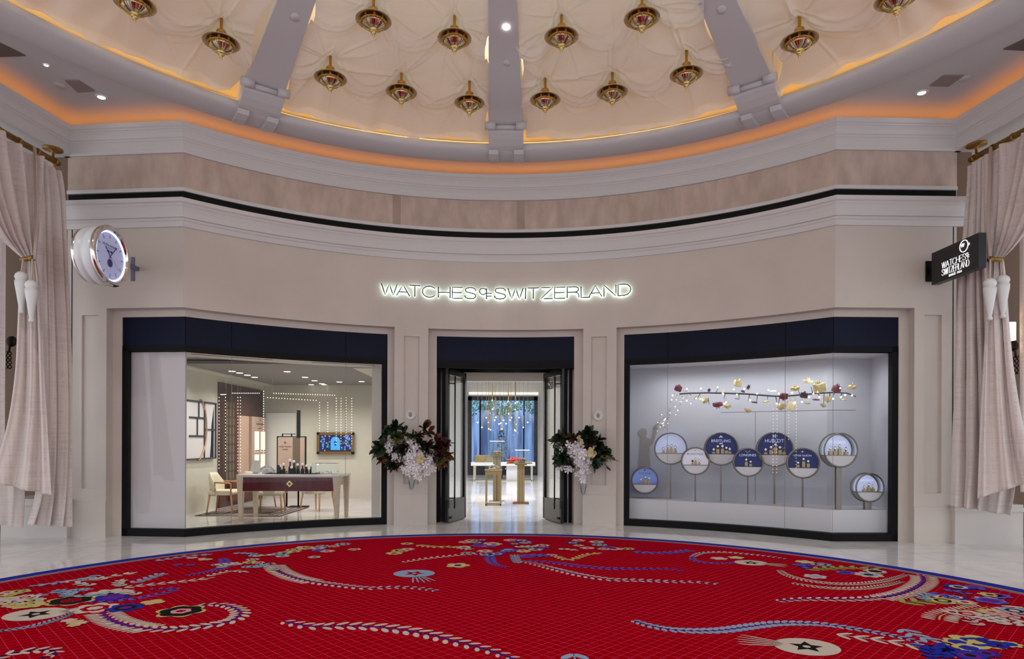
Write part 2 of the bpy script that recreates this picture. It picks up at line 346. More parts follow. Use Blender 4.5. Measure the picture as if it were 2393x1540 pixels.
# ---------------------------------------------------------------- fabric dome, beams, lanterns
def fabric_mat():
    m = bpy.data.materials.new('fabric'); m.use_nodes = True; nt = m.node_tree; nt.nodes.clear()
    o = nt.nodes.new('ShaderNodeOutputMaterial'); mx = nt.nodes.new('ShaderNodeMixShader'); mx.inputs[0].default_value = .33
    d = nt.nodes.new('ShaderNodeBsdfDiffuse'); t = nt.nodes.new('ShaderNodeBsdfTranslucent'); d.inputs[0].default_value = (*lin((242, 240, 238)), 1); t.inputs[0].default_value = (*lin((250, 248, 242)), 1)
    nz = nt.nodes.new('ShaderNodeTexNoise'); nz.inputs['Scale'].default_value = 9; bp = nt.nodes.new('ShaderNodeBump'); bp.inputs['Strength'].default_value = .12; bp.inputs['Distance'].default_value = .03
    tc = nt.nodes.new('ShaderNodeTexCoord'); nt.links.new(tc.outputs['Object'], nz.inputs['Vector']); nt.links.new(nz.outputs[0], bp.inputs['Height']); nt.links.new(bp.outputs[0], d.inputs['Normal'])
    nt.links.new(d.outputs[0], mx.inputs[1]); nt.links.new(t.outputs[0], mx.inputs[2]); nt.links.new(mx.outputs[0], o.inputs[0]); MATS['fabric'] = m
fabric_mat()
mat('brass', (196, 150, 70), .28, metal=1); mat('pale_brass', (205, 180, 120), .25, metal=1, noise=.15, nscale=30); mat('silver', (215, 210, 195), .22, metal=1)
mat('ruby', (110, 8, 12), .15, coat=.5); mat('dark_gem', (48, 12, 10), .15, coat=.4)
mat('lantern_brim', (215, 192, 140), .4, metal=.15, noise=.25, nscale=25)

LPX = [(315, 14), (517, 104), (873, 52), (1062, 94), (772, 187), (938, 219), (1097, 244), (1312, 90), (1274, 237), (1431, 220), (1500, 47), (1604, 178), (1868, 100), (2095, 2)]
def zf(r): return 8.36 - .30 * r
def lantern_pos(u, v):
    a, b = 3.0, 12.0
    for _ in range(60):
        m_ = (a + b) / 2; p = on_y(u, v, m_); r = math.hypot(p.x - CX, p.y - CY)
        if p.z > zf(r) - .27: b = m_
        else: a = m_
    return p
LP = [lantern_pos(*q) for q in LPX]
LPOL = [(math.hypot(p.x - CX, p.y - CY), math.atan2(p.x - CX, p.y - CY)) for p in LP]
BAYS = [(BEAMS[i], BEAMS[(i + 1) % len(BEAMS)] + (2 * PI if i == len(BEAMS) - 1 else 0)) for i in range(len(BEAMS))]
# the visible bays carry the lanterns of the photograph, the others the same pattern turned
GEN = [(5.1, .17), (5.3, .5), (5.1, .83), (3.7, .3), (3.7, .72)]
def bay_points(a, b):
    pts = [(r, ph) for r, ph in LPOL if a < ph < b]
    if len(pts) >= 5: return pts
    out = list(pts)
    for r, t in GEN:
        ph = a + (b - a) * t
        if all(abs(r - q[0]) > .7 or abs(ph - q[1]) * r > .9 for q in pts): out.append((r, ph))
    return out
def fabric_bay(a, b, seed, ga=0, gb=0, hi=False):
    pts = bay_points(a, b); rr = random.Random(seed); outer = sorted([p for p in pts if p[0] > 4.5], key=lambda p: p[1]); inner = sorted([p for p in pts if p[0] <= 4.5], key=lambda p: p[1])
    def cat(row, ph, base, lift):                     # swag line hung between the pins of one row
        if not row: return base
        k = [(a - .02, row[0][0] + .1)] + [(p[1], p[0]) for p in row] + [(b + .02, row[-1][0] + .1)]
        for (p0, r0), (p1, r1) in zip(k, k[1:]):
            if p0 <= ph <= p1:
                t = (ph - p0) / (p1 - p0); return r0 + (r1 - r0) * t + lift * (1 - (2 * t - 1) ** 2) * min(1, (p1 - p0) * 6)
        return base
    NR, NP = (300, 230) if hi else (90, 70); g = .030; mb = MB(); vs = []
    wob = [rr.uniform(-1, 1) for _ in range(8)]
    for i in range(NR + 1):
        r = 1.2 + (6.125 - 1.2) * (i / NR)
        for j in range(NP + 1):
            t = j / NP; gg = (g + .012 * math.sin(r * 5 + wob[0] * 3) ) * (6.2 / max(r, 2)) ** .3
            wv = .75 + .25 * math.sin(r * 6); ph = a + gg * 1.3 + ga * wv + (b - a - 2.6 * gg - (ga + gb) * wv) * t; r_ = r - (.03 + .02 * math.sin(ph * 60) + .015 * math.sin(ph * 37)) * max(0, (i / NR - .97) / .03); x, y = r_ * math.sin(ph), r_ * math.cos(ph)
            z = zf(r) - .05 * math.sin(PI * t)
            c1, c2 = cat(outer, ph, 5.2, .42), cat(inner, ph, 3.6, .5)
            for c_, dep in ((c1, .055), (c2, .065)):
                d = r - c_
                f_ = min(1, max(0, .5 - d / .13)); f_ = f_ * f_ * (3 - 2 * f_)     # the upper cloth hangs over the lower one
                z -= f_ * dep * 1.25 * math.exp(min(d, 0) / .34); z += (1 - f_) * .035 * math.exp(-max(d, 0) / .2)
                z -= .022 * math.exp(-((d + .14) / .035) ** 2); z -= .014 * math.exp(-((d + .26) / .03) ** 2); z -= .010 * math.exp(-((d - .12) / .03) ** 2)
            dm = 9; 
            for pr, pp in pts:
                dx, dy = x - pr * math.sin(pp), y - pr * math.cos(pp); d = math.hypot(dx, dy); dm = min(dm, d)
                z += .15 * math.exp(-d / .17)
                th = math.atan2(dx, dy) - pp
                if d > .05: z += .012 * math.sin(th * 9 + wob[1] * 6) * math.exp(-((d - .35) / .45) ** 2) * (1 if abs(th) < 1.7 else .5)
                if .12 < d < 1.3:                                             # sharp creases running out from each pin
                    for q_ in range(9):
                        w0 = (th - (q_ * .7 + 1.3 * math.sin(q_ * 2.1 + pr * 3 + pp * 5)) + PI) % (2 * PI) - PI
                        if abs(w0) * d < .06: z -= .022 * math.exp(-((w0 * d + .03 * math.sin(d * 4 + q_)) / .018) ** 2) * math.exp(-((d - .35) / (.28 + .12 * (q_ % 4))) ** 2)
            if r > c1:                                                       # skirt folds running to the ring
                q = (r - c1) / max(6.24 - c1, .2); z += (.022 * math.sin(ph * 46 + wob[2] * 5 + 1.5 * math.sin(ph * 17)) + .012 * math.sin(ph * 103 + wob[3] * 5)) * (.35 + .65 * q)
                if q > .75: z -= .05 * (q - .75) / .25
            z += .018 * math.sin(r * 2.3 + wob[4] * 4 + ph * 11) * math.sin(ph * 23 + wob[5] * 4)
            vs.append((CX + x, CY + y, z))
    mb.add(vs, [(i * (NP + 1) + j, i * (NP + 1) + j + 1, (i + 1) * (NP + 1) + j + 1, (i + 1) * (NP + 1) + j) for i in range(NR) for j in range(NP)], 0, True)
    return mb
vis = [i for i, (a, b) in enumerate(BAYS) if any(a < q[1] < b for q in LPOL)]
BN = {0: 'leftmost cream fabric panel of the dome, at the left of photo', 1: 'cream draped fabric panel just left of the central beam', 2: 'cream draped fabric panel just right of the central beam', 3: 'rightmost cream fabric panel of the dome, beyond the right beam'}
for i, (a, b) in enumerate(BAYS):
    o = fabric_bay(a, b, i, .024 if vis and i == vis[-1] else 0, .024 if vis and i == vis[0] else 0, i in vis).build('draped_fabric', 'fabric')
    tag(o, BN[vis.index(i)] if i in vis else 'cream draped fabric panel in the part of dome above the viewer', 'fabric', 'fabric panels of the dome')
BL = {}
order = sorted(range(len(BEAMS)), key=lambda i: BEAMS[i])
for i, ph in enumerate(BEAMS):
    R3 = Matrix.Translation((CX, CY, 0)) @ Matrix.Rotation(-ph, 4, 'Z')           # local +y runs outward along the beam
    nm = 'straight central white beam of the dome' if ph == PH0 else 'white dome beam left of centre' if ph == PHL else 'white dome beam right of centre' if ph == PHR else 'white dome beam high above the viewer'
    t = thing('ceiling_beam', nm, 'beam', group='radial beams of the dome'); t['kind'] = 'structure'; t.matrix_world = R3
    mb = MB(); r0, r1 = .35, 5.80; w0, w1 = .05 + .085 * r0, .05 + .085 * r1; h = .5
    mb.add([(-w0 / 2, r0, zb(r0)), (w0 / 2, r0, zb(r0)), (w1 / 2, r1, zb(r1)), (-w1 / 2, r1, zb(r1)), (-w0 / 2, r0, zb(r0) + h), (w0 / 2, r0, zb(r0) + h), (w1 / 2, r1, zb(r1) + h), (-w1 / 2, r1, zb(r1) + h)],
           [(0, 1, 2, 3), (7, 6, 5, 4), (0, 4, 5, 1), (1, 5, 6, 2), (2, 6, 7, 3), (3, 7, 4, 0)])
    mb.build('beam', 'ceiling_paint', t)
    mb = MB()
    mb.box((0, 3.2, zb(3.2) + .56), (.10, 5.0, .02), R=Matrix.Rotation(-math.atan(.30), 3, 'X'))
    mb.build('hidden_light_strip', 'warm_led', t)
    mb = MB(); y0, y1 = 5.78, 6.24; zt = zb(5.78)                                          # cuff that seats the beam on the ring
    prof = [(y0, zt + .35), (y0 - .0, zt - .02), (y0 + .06, zt - .09), (y0 + .16, zt - .15), (y0 + .28, zt - .20), (y0 + .40, zt - .225), (y1, zt - .22), (y1, zt + .35)]
    mb.prism([(-.285, q[0], q[1]) for q in prof], (.57, 0, 0)); mb.build('cuff', 'ceiling_paint', t)
    mb = MB()
    for sx in (-1, 1): mb.tube([(sx * .165, 5.76, zt - .015), (sx * .335, 5.76, zt - .015)], .062, 14)
    mb.tube([(-.165, 5.77, zt - .035), (.165, 5.77, zt - .035)], .035, 10); mb.build('roll', 'ceiling_paint', t)
    mb = MB()
    for sx in (-1, 1): mb.prism([(sx * .21 - .08, 6.14, 6.34), (sx * .21 - .08, 6.18, 6.28), (sx * .21 - .08, 6.34, 6.265), (sx * .21 - .08, 6.52, 6.275), (sx * .21 - .08, 6.56, 6.36)], (.16, 0, 0))
    mb.build('foot', 'ceiling_paint', t)
def beam_disc(u, v, ph, name, label, cat, r, m_, parts=None):
    a, b = 4.0, 12.0
    for _ in range(50):
        m0 = (a + b) / 2; p = on_y(u, v, m0)
        if p.z > zb(math.hypot(p.x - CX, p.y - CY)): b = m0
        else: a = m0
    mb = MB(); mb.lathe([(0, -.012), (r * .9, -.012), (r, 0), (r, .01)], 20); o = mb.build(name, m_, loc=p); o.rotation_euler = (-math.atan(.3), 0, -ph); return tag(o, label, cat), p
o, p = beam_disc(1183, 63, PH0, 'recessed_spotlight', 'bright round spotlight set in the central dome beam', 'light', .045, 'lamp_white')
lamp('beam_spotlight', 'SPOT', p - Vector((0, 0, .06)), 120, (1, .95, .9), .04, cone=1.6)
beam_disc(1184, 147, PH0, 'smoke_detector', 'flat round detector on central beam below the bright spotlight', 'detector', .05, 'plaster')
beam_disc(690, 40, PHL, 'smoke_detector', 'flat round detector on the dome beam left of centre', 'detector', .06, 'plaster')
beam_disc(1687, 23, PHR, 'smoke_detector', 'flat round detector on the dome beam right of centre', 'detector', .06, 'plaster')

# lanterns
def squash(mb):
    for p in mb.v:
        if p.z < .01: p.z = .01 + (p.z - .01) * .74
def make_lantern():
    t = thing('pendant_lantern', 'x', 'lantern', group='jewelled lanterns hung under the dome')
    mb = MB(); mb.lathe([(.012, .34), (.02, .33), (.018, .16), (.022, .14)], 10); mb.build('stem', 'brass', t)
    mb = MB(); mb.lathe([(.02, .15), (.055, .145), (.062, .125), (.05, .11), (.075, .085), (.078, .07), (.06, .05), (.10, .03)], 20); mb.build('cap', 'brass', t)
    mb = MB(); mb.lathe([(.09, .035), (.15, .030), (.20, .012), (.226, -.004), (.229, -.008), (.224, -.010), (.20, .002), (.15, .018), (.09, .024)], 40); mb.build('brim', 'lantern_brim', t)
    mb = MB(); mb.lathe([(.150, .022), (.170, .012), (.172, .002)], 36, m=0); mb.lathe([(.170, .002), (.166, -.050)], 36, mfun=lambda i, j: 0 if i % 4 == 0 else 1)
    mb.lathe([(.166, -.050), (.172, -.054), (.168, -.066), (.150, -.072), (.138, -.064)], 36, m=0)
    for k in range(18):
        a = 2 * PI * k / 18; mb.sphere((.160 * math.cos(a), .160 * math.sin(a), -.068), .013, 6, 0); mb.sphere((.175 * math.cos(a), .175 * math.sin(a), .012), .010, 6, 0)
    squash(mb); mb.build('gem_band', ['brass', 'dark_gem'], t)
    mb = MB(); pf = [(.145, -.066), (.140, -.092), (.118, -.125), (.088, -.150), (.050, -.170)]
    mb.lathe(pf, 48, mfun=lambda i, j: (1 if i % 6 in (2, 3) else 0) if j > 0 else (2 if i % 4 < 2 else 0), smooth=True)
    for k in range(24):
        a = 2 * PI * (k + .5) / 24; mb.tube([((r + .003) * math.cos(a), (r + .003) * math.sin(a), z) for r, z in pf], .0035, 5, 2)
    squash(mb); mb.build('bowl', ['silver', 'ruby', 'pale_brass'], t)
    mb = MB(); mb.lathe([(.05, -.165), (.058, -.172), (.056, -.186), (.046, -.194), (.05, -.202), (.042, -.214), (.030, -.226), (.033, -.236), (.022, -.252), (.012, -.268), (.016, -.278), (.010, -.290), (.003, -.312)], 20); squash(mb); mb.build('finial', 'pale_brass', t)
    return t
LL = ['lantern cut by the top edge, at far left of the dome', 'lantern hung left of the left dome beam, beside it', 'higher lantern left of the two upper ones between left and central beams', 'upper lantern nearest the central beam on its left side',
      'lowest row lantern next to the left dome beam', 'middle lantern of the lowest row, left of central beam', 'lowest row lantern next to central beam on its left', 'upper lantern nearest the central beam on its right side',
      'lowest row lantern next to central beam on its right', 'middle lantern of the lowest row, right of central beam', 'higher lantern between central and right beams, top of photo', 'lowest row lantern next to the right dome beam', 'lantern hung right of the right dome beam, beside it', 'lantern cut by the top edge, at far right of the dome']
L0 = make_lantern()
for i, p in enumerate(LP):
    o = L0 if i == 0 else copy_tree(L0); o.location = p + Vector((0, 0, .03)); o.rotation_euler = (0, 0, i * .7); o['label'] = 'gilt and ruby ' + LL[i]

# ceiling fittings in the two corners
def on_ceiling(u, v): return on_z(u, v, 6.378)
def cpoly(name, pts, m_, label, cat, th=.012):
    mb = MB(); mb.prism([on_ceiling(*q) for q in pts], (0, 0, -th)); return tag(mb.build(name, m_), label, cat)
cpoly('ceiling_vent', [(152, 187), (183, 187), (222, 212), (182, 215)], 'grille', 'grey grille in the ceiling above the left curtain', 'vent')
cpoly('ceiling_vent', [(2172, 200), (2206, 175), (2252, 175), (2217, 201)], 'grille', 'grey grille in the ceiling above the right curtain', 'vent')
cpoly('ceiling_speaker', [(-60, 70), (60, 129), (-60, 134)], 'dark_slab', 'dark triangular ceiling recess at the left edge of photo', 'ceiling recess')
cpoly('ceiling_speaker', [(2345, 114), (2460, 58), (2460, 121)], 'dark_slab', 'dark triangular ceiling recess at the right edge of photo', 'ceiling recess')
for u, v, lab in ((237, 227, 'small round downlight in ceiling beside the left grille'), (2154, 217, 'small round downlight in ceiling beside the right grille'), (108, 152, 'tiny downlight in the ceiling nearest the left edge')):
    p = on_ceiling(u, v); k = .5 if u == 108 else 1; t = thing('recessed_downlight', lab, 'light', p, group='ceiling downlights')
    mb = MB(); mb.lathe([(.05 * k, -.004), (.062 * k, -.012), (.07 * k, 0)], 20); mb.build('rim', 'plaster', t); mb = MB(); mb.lathe([(0, -.006), (.05 * k, -.006)], 20); mb.build('lamp_lens', 'lamp_white', t)
for u, v, lab in ((140, 200, 'round access cover in ceiling near the left grille'), (2254, 184, 'round access cover in ceiling near the right grille')):
    p = on_ceiling(u, v); mb = MB(); mb.lathe([(0, -.006), (.075, -.006), (.08, 0)], 24); tag(mb.build('access_cover', 'ceiling_paint', loc=p), lab, 'cover')

# ---------------------------------------------------------------- shopfront frames, glass and doors
def frame(name, a, b, joints, label):
    t = thing(name, label, 'window'); t['kind'] = 'structure'
    mb = MB(); cuts = [a] + joints + [b]
    for c, d in zip(cuts, cuts[1:]): mb.block(c + .004, d - .004, 2.93, ZF, FO + .0, FO - .10)
    mb.build('fascia_panel', 'navy', t)
    mb = MB(); mb.block(a, b, ZG, ZF - .004, FO - .012, FO - .12); mb.block(a, b, ZG, 2.94, FO + .012, FO - .12); mb.block(a - .01, b, 0, .115, FO + .012, FO - .13)
    mb.block(a - .01, a + .10, 0, 2.93, FO + .012, FO - .13); mb.block(b - .10, b, 0, 2.93, FO + .012, FO - .13); mb.build('frame', 'black', t)
    return t
def panes(t, a, b, joints):
    cuts = [a + .10] + joints + [b - .10]
    for c, d in zip(cuts, cuts[1:]):
        mb = MB(); mb.sweep(c + .002, d - .002, [(FO - .05, .11), (FO - .05, ZG + .01)], closed=False, smooth=True, step=.08); mb.build('glass_pane', 'glass', t)
    mb = MB()
    for j in joints: mb.block(j - .003, j + .003, .115, ZG, FO - .045, FO - .055)
    mb.build('pane_joint', 'grille', t)
JL = [SK[-1], S(540, FO), S(807, FO)]; t = frame('window_1', FL0, FL1, JL, 'left black framed shop window with navy fascia'); panes(t, FL0, FL1, JL)
JR = [S(1560, FO), S(1835, FO), SK[1]]; t = frame('window_2', FR0, FR1, JR, 'right black framed display window with navy fascia'); panes(t, FR0, FR1, JR)
# opaque pale panel behind the glass at the left end
mb = MB(); mb.block(FL0 + .1, SK[-1] - .0, .115, ZG, FO - .09, FO - .14); tag(mb.build('backdrop_board', 'mauve_panel'), 'plain mauve white panel behind the left end of the left window', 'board')
# entrance
t = thing('door_3', 'black entrance portal with navy header between the flower pillars', 'entrance'); t['kind'] = 'structure'
mb = MB(); sm = S(1181, FO)
for c, d in ((FD0, sm), (sm, FD1)): mb.block(c + .003, d - .003, 2.95, ZF, FO, FO - .1)
mb.build('fascia_panel', 'navy', t)
mb = MB(); mb.block(FD0, FD1, 2.80, ZF - .004, FO - .012, FO - .12); mb.block(FD0, FD1, 2.80, 2.95, FO + .012, FO - .12); mb.build('header', 'black', t)
YD = 12.30
mb = MB()
for sg, x, xa in ((-1, -1.31, -.91), (1, 1.04, .64)):
    mb.box((x + sg * .03, 12.02, 1.42), (.06, .56, 2.84)); mb.box((x - sg * .06, 11.80, 1.42), (.07, .10, 2.84))
    mb.box((xa + sg * .05, YD + .07, 1.42), (.06, .08, 2.84))
mb.box((-.135, YD + .08, 2.85), (2.34, .10, .10)); mb.box((-1.1, YD + .07, .2), (.36, .06, .4)); mb.box((.83, YD + .07, .2), (.36, .06, .4)); mb.build('jamb', 'black', t)
mb = MB()
for sg, x in ((-1, -1.37), (1, 1.10)): mb.box((x + (-.05 if x < 0 else .0), 12.2, 1.7), (.14, .86, 3.4))
mb.build('side_lining', 'stone_light', t)
mb = MB(); mb.box((-.135, 12.2, 2.98), (2.44, .66, .06)); mb.build('soffit', 'white_paint', t)
mb = MB()
for x in (-.38, .12): mb.lathe([(0, -.008), (.05, -.008), (.06, 0)], 16, (x, 12.1, 2.95))
mb.build('soffit_light', 'lamp_white', t)
def leaf(name, hx, ex, ey, label):
    h = Vector((hx, YD, 0)); e = Vector((ex, ey, 0)); L = (e - h).length; t = thing(name, label, 'door', h, math.atan2(e.y - h.y, e.x - h.x)); t['kind'] = 'structure'
    mb = MB(); z0, z1 = .02, 2.78
    mb.box((.035, 0, 1.4), (.07, .05, z1 - z0)); mb.box((L - .035, 0, 1.4), (.07, .05, z1 - z0)); mb.box((L / 2, 0, z1 - .05), (L, .05, .10)); mb.box((L / 2, 0, .22), (L, .05, .40)); mb.build('door_frame', 'black_gloss', t)
    mb = MB(); mb.box((L / 2, 0, 1.55), (L - .12, .012, 2.3)); mb.build('glass_pane', 'glass', t)
    for sy in (-1, 1):
        hm = MB(); x = L - .17; y = sy * .085; hm.tube([(x, y, .26), (x, y, 2.66)], .014, 8)
        for z in (.45, 1.45, 2.62 - .1): hm.tube([(x, y, z), (x + .10, sy * .02, z)], .010, 6)
        hm.build('door_handle', 'black_gloss', t)
    k = MB(); k.box((L - .12, -.03, .10), (.09, .02, .035)); k.box((L - .12, .03, .10), (.09, .02, .035)); k.build('floor_lock', 'black', t)
    return t
leaf('door_1', -.90, -1.17, 11.50, 'left glass door leaf standing open outward'); dl = leaf('door_2', .62, .905, 11.45, 'right glass door leaf standing open outward')
mb = MB(); vs, fs = textmesh('120', .20, .001); mb.add(vs, fs); o = mb.build('house_number', 'black', dl); o.location = (.30, -.010, 2.52)
# ---------------------------------------------------------------- shop rooms
LWX = -6.40
mb = MB(); mb.box((-4.6, 16.6, 1.6), (4.4, .2, 3.2)); struct(mb, 'wall_shop_back', 'cream_wall', label='cream back wall of the left shop room')
mb = MB(); mb.box((LWX - .1, 13.7, 1.6), (.2, 5.8, 3.2)); mb.box((-6.2, 10.9, 1.45), (.1, 1.3, 2.9), rz=.9); struct(mb, 'wall_shop_left', 'cream_wall', label='cream left wall of the left shop room')
mb = MB(); mb.box((-2.52, 14.2, 1.9), (.16, 4.6, 3.8)); struct(mb, 'wall_shop_partition', 'warm_white', label='partition between the left room and entrance hall')
mb = MB(); mb.box((-4.45, 16.47, .22), (3.7, .06, .44)); struct(mb, 'baseboard_shop', 'stone_light', label='beige lower panelling of the shop back wall')
mb = MB(); q = [P(FL0 - .1, -.5), P(SK[-1], -.5), P(-4.0, -.5), P(-3.2, -.5), P(FL1 + .1, -.5)]
poly = [(p.x, p.y) for p in q] + [(-2.5, 16.6), (-6.5, 16.6)]
mb.sweep(FL0 - .1, FL1 + .15, [(-.29, ZG + .02), (-1.05, ZG + .02), (-1.05, ZG + .12), (-.29, ZG + .12)]); mb.box((-6.29, 14.0, ZG + .07), (.26, 5.4, .1)); mb.box((-2.8, 14.4, ZG + .07), (.52, 4.2, .1))
struct(mb, 'ceiling_shop_left', 'warm_white', label='white border ceiling of the left shop room')
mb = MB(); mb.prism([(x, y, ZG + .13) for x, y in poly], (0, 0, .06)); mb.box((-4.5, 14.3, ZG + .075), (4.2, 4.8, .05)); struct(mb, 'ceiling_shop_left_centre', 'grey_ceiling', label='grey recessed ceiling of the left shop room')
for a, b, lb in ((445, 612, 'long dark ceiling slot behind the left half of left window glass'), (614, 636, 'short dark ceiling slot behind the middle of left window glass'), (727, 876, 'long dark ceiling slot behind the right end of left window glass')):
    mb = MB(); mb.sweep(S(a, -.6, 2.8), S(b, -.6, 2.8), [(-.60, ZG + .018), (-.68, ZG + .018), (-.68, ZG + .03), (-.60, ZG + .03)]); tag(mb.build('air_vent', 'dark_slab'), lb, 'air vent')
k = 0
for (u, v) in ((488, 867), (506, 872), (525, 878), (542, 884), (542, 868), (560, 872), (578, 877), (595, 882), (576, 889), (671, 869), (713, 882), (735, 890), (752, 897), (793, 893), (741, 903), (770, 903), (845, 892), (625, 902)):
    p = on_z(u, v, ZG + .045)
    if p.y > 16.4: p = p * 1.0; p.y = 16.35
    if p.x < -6.15: continue
    mb = MB(); mb.lathe([(0, -.004), (.055, -.004), (.07, 0), (.07, .02)], 14); o = mb.build('ceiling_spotlight', 'lamp_dim' if 'lamp_dim' in MATS else (mat('lamp_dim', (255, 250, 240), emit=1.6) and 'lamp_dim'), loc=p)
    k += 1; tag(o, 'small round recessed spotlight in the grey ceiling of the left shop', 'light', 'recessed spotlights of the left shop')
# centre shop
mb = MB(); mb.box((-2.62, 20.4, 1.95), (.16, 16, 3.9)); struct(mb, 'wall_centre_left', 'white_paint', label='left wall of the long shop hall')
mb = MB(); mb.box((2.05, 20.4, 1.95), (.16, 16, 3.9)); struct(mb, 'wall_centre_right', 'white_paint', label='right wall of the long shop hall')
mb = MB(); mb.box((-2.30, 28.0, 1.95), (.85, .3, 3.9)); mb.box((1.58, 28.0, 1.95), (.9, .3, 3.9)); mb.box((-.3725, 28.0, 3.68), (3.005, .3, .5)); struct(mb, 'wall_centre_back', 'white_paint', label='white wall round the big back window')
mb = MB(); mb.box((-.3, 20.2, 3.95), (5.0, 16.4, .12)); mb.box((-.3, 13.1, 3.3), (5.0, .12, 1.2)); struct(mb, 'ceiling_centre', 'warm_white', label='cream ceiling of the long shop hall')
mb = MB(); mb.box((-.37, 27.8, 3.53), (3.0, .1, .10)); struct(mb, 'trim_13', 'lamp_strip' if 0 else (mat('lamp_strip', (255, 250, 235), emit=.8) and 'lamp_strip'), label='thin bright cove line above the back window')
W0, W1, WT = -1.90, 1.10, 3.40
mat('dark_marble', (34, 36, 48), .25, noise=.5, nscale=9); mat('pewter', (105, 102, 102), .5)
t = thing('window_3', 'tall dark framed window at the back of shop', 'window'); t['kind'] = 'structure'
mb = MB()
for x, ww in ((W0 + .07, .16), (W1 - .07, .16)): mb.box((x, 27.8, WT / 2), (ww, .2, WT))
mb.box(((W0 + W1) / 2, 27.8, WT - .09), (W1 - W0, .2, .18)); mb.box(((W0 + W1) / 2, 27.84, .22), (W1 - W0, .2, .44)); mb.build('frame', 'dark_marble', t)
mb = MB()
for u in (1122, 1224): x = on_y(u, 1029, 27.8).x; mb.box((x, 27.82, WT / 2), (.06, .08, WT))
mb.build('mullion', 'black', t)
mb = MB(); mb.box(((W0 + W1) / 2, 27.86, 1.7), (W1 - W0 - .1, .01, 3.2)); mb.build('glass_pane', 'glass', t)
def water_mat():
    m = mat('waterfall', (110, 140, 190), .5); nt = m.node_tree; b = nt.nodes['Principled BSDF']
    tc = nt.nodes.new('ShaderNodeTexCoord'); mp = nt.nodes.new('ShaderNodeMapping'); mp.inputs['Scale'].default_value = (5, 1, .35); nz = nt.nodes.new('ShaderNodeTexNoise'); nz.inputs['Scale'].default_value = 1; nz.inputs['Detail'].default_value = 6
    r = nt.nodes.new('ShaderNodeValToRGB'); r.color_ramp.elements[0].position = .38; r.color_ramp.elements[0].color = (*lin((70, 92, 135)), 1); r.color_ramp.elements[1].position = .62; r.color_ramp.elements[1].color = (*lin((150, 185, 235)), 1)
    nt.links.new(tc.outputs['Object'], mp.inputs[0]); nt.links.new(mp.outputs[0], nz.inputs['Vector']); nt.links.new(nz.outputs[0], r.inputs[0]); nt.links.new(r.outputs[0], b.inputs['Base Color'])
water_mat()
mb = MB(); vs = []
for i in range(61):
    x = -4 + 8 * i / 60; d = .12 * math.sin(x * 3.1) + .07 * math.sin(x * 7.7)
    for z in (-.1, 1.5, 2.6, 2.85, 4.6): vs.append((x, 30.2 + d + (.25 if z > 2.7 else 0), z))
mb.add(vs, [(i * 5 + j, (i + 1) * 5 + j, (i + 1) * 5 + j + 1, i * 5 + j + 1) for i in range(60) for j in range(4)], 0, True)
tag(mb.build('waterfall', 'waterfall'), 'blue falling water wall beyond the back window', 'waterfall')
mat('foliage_far', (40, 92, 70), .6, noise=.5, nscale=8)
mb = MB(); rr = random.Random(4)
for i in range(1500):
    x = rr.uniform(-2.6, 2.0); z = 2.75 + rr.random() ** 1.1 * .8 + (.15 * math.sin(x * 4)); y = 29.7 + rr.uniform(-.25, .2); a = rr.uniform(0, 6.28); L = rr.uniform(.035, .08)
    d = Vector((math.cos(a), .3, math.sin(a))) * L; e = Vector((-math.sin(a), .2, math.cos(a))) * L * .4
    p = Vector((x, y, z)); mb.add([p - d, p + e, p + d, p - e], [(0, 1, 2, 3)])
tag(mb.build('hanging_plants', 'foliage_far'), 'green plants growing along the top of the water wall', 'plants', kind='stuff')
lamp('garden_light', 'AREA', (-.4, 28.6, 4.2), 160, (.75, .88, 1.0), 4, (math.radians(25), 0, 0), size_y=1.2)

# ---------------------------------------------------------------- left shop room: wall pieces
mat('walnut', (82, 54, 42), .5, noise=.2, nscale=5); mat('red_brown', (105, 48, 34), .5); mat('shelf_brown', (112, 98, 76), .5); mat('blush', (205, 172, 148), .5); mat('blush2', (196, 168, 150), .5)
mat('case_light', (255, 238, 215), emit=.75); mat('bronze', (120, 95, 70), .35, metal=.8); mat('dark_frame', (52, 50, 56), .5); mat('gold_frame', (150, 118, 66), .35, metal=.7)
def wy(u): return (LWX) / ((u - 1196.5) / FPX)       # depth along the left wall for a photo column
t = thing('wall_cabinet', 'tall walnut wall cabinet with lit niches at the left rear of shop', 'cabinet', (LWX + .02, 13.95, 0))
mb = MB(); mb.box((.0, 1.2, 1.37), (.06, 2.4, 2.74)); mb.build('back_panel', 'walnut', t)
mb = MB()
for a, b in ((.13, .62),):
    mb.box((.06, (a + b) / 2, 1.45), (.06, b - a, 1.75), m=0)
    for i in range(9): mb.box((.095, (a + b) / 2, .60 + i * .20), (.02, b - a, .012), m=1)
    for i in range(4): mb.box((.095, a + (b - a) * i / 3, 1.45), (.02, .012, 1.75), m=1)
mb.build('shelf_grid', ['shelf_brown', 'walnut'], t)
mb = MB(); mb.box((.045, .74, 1.2), (.03, .12, 2.2)); mb.box((.05, .9, .36), (.12, .9, .5)); mb.build('side_panel', 'red_brown', t)
mb = MB(); mb.box((.07, 1.13, 1.15), (.04, .55, 1.80)); mb.build('blush_panel', 'blush', t)
mb = MB(); mb.box((.09, 1.90, 1.32), (.10, .90, 1.46)); mb.build('display_door', 'blush2', t)
for i in range(2):
    for j in range(2):
        mb = MB(); mb.box((.145, 1.74 + i * .38, 1.44 - j * .56), (.01, .25, .50)); mb.box((.150, 1.74 + i * .38, 1.22 - j * .56), (.008, .25, .03), m=1); mb.build('lit_niche', ['case_light', 'bronze'], t)
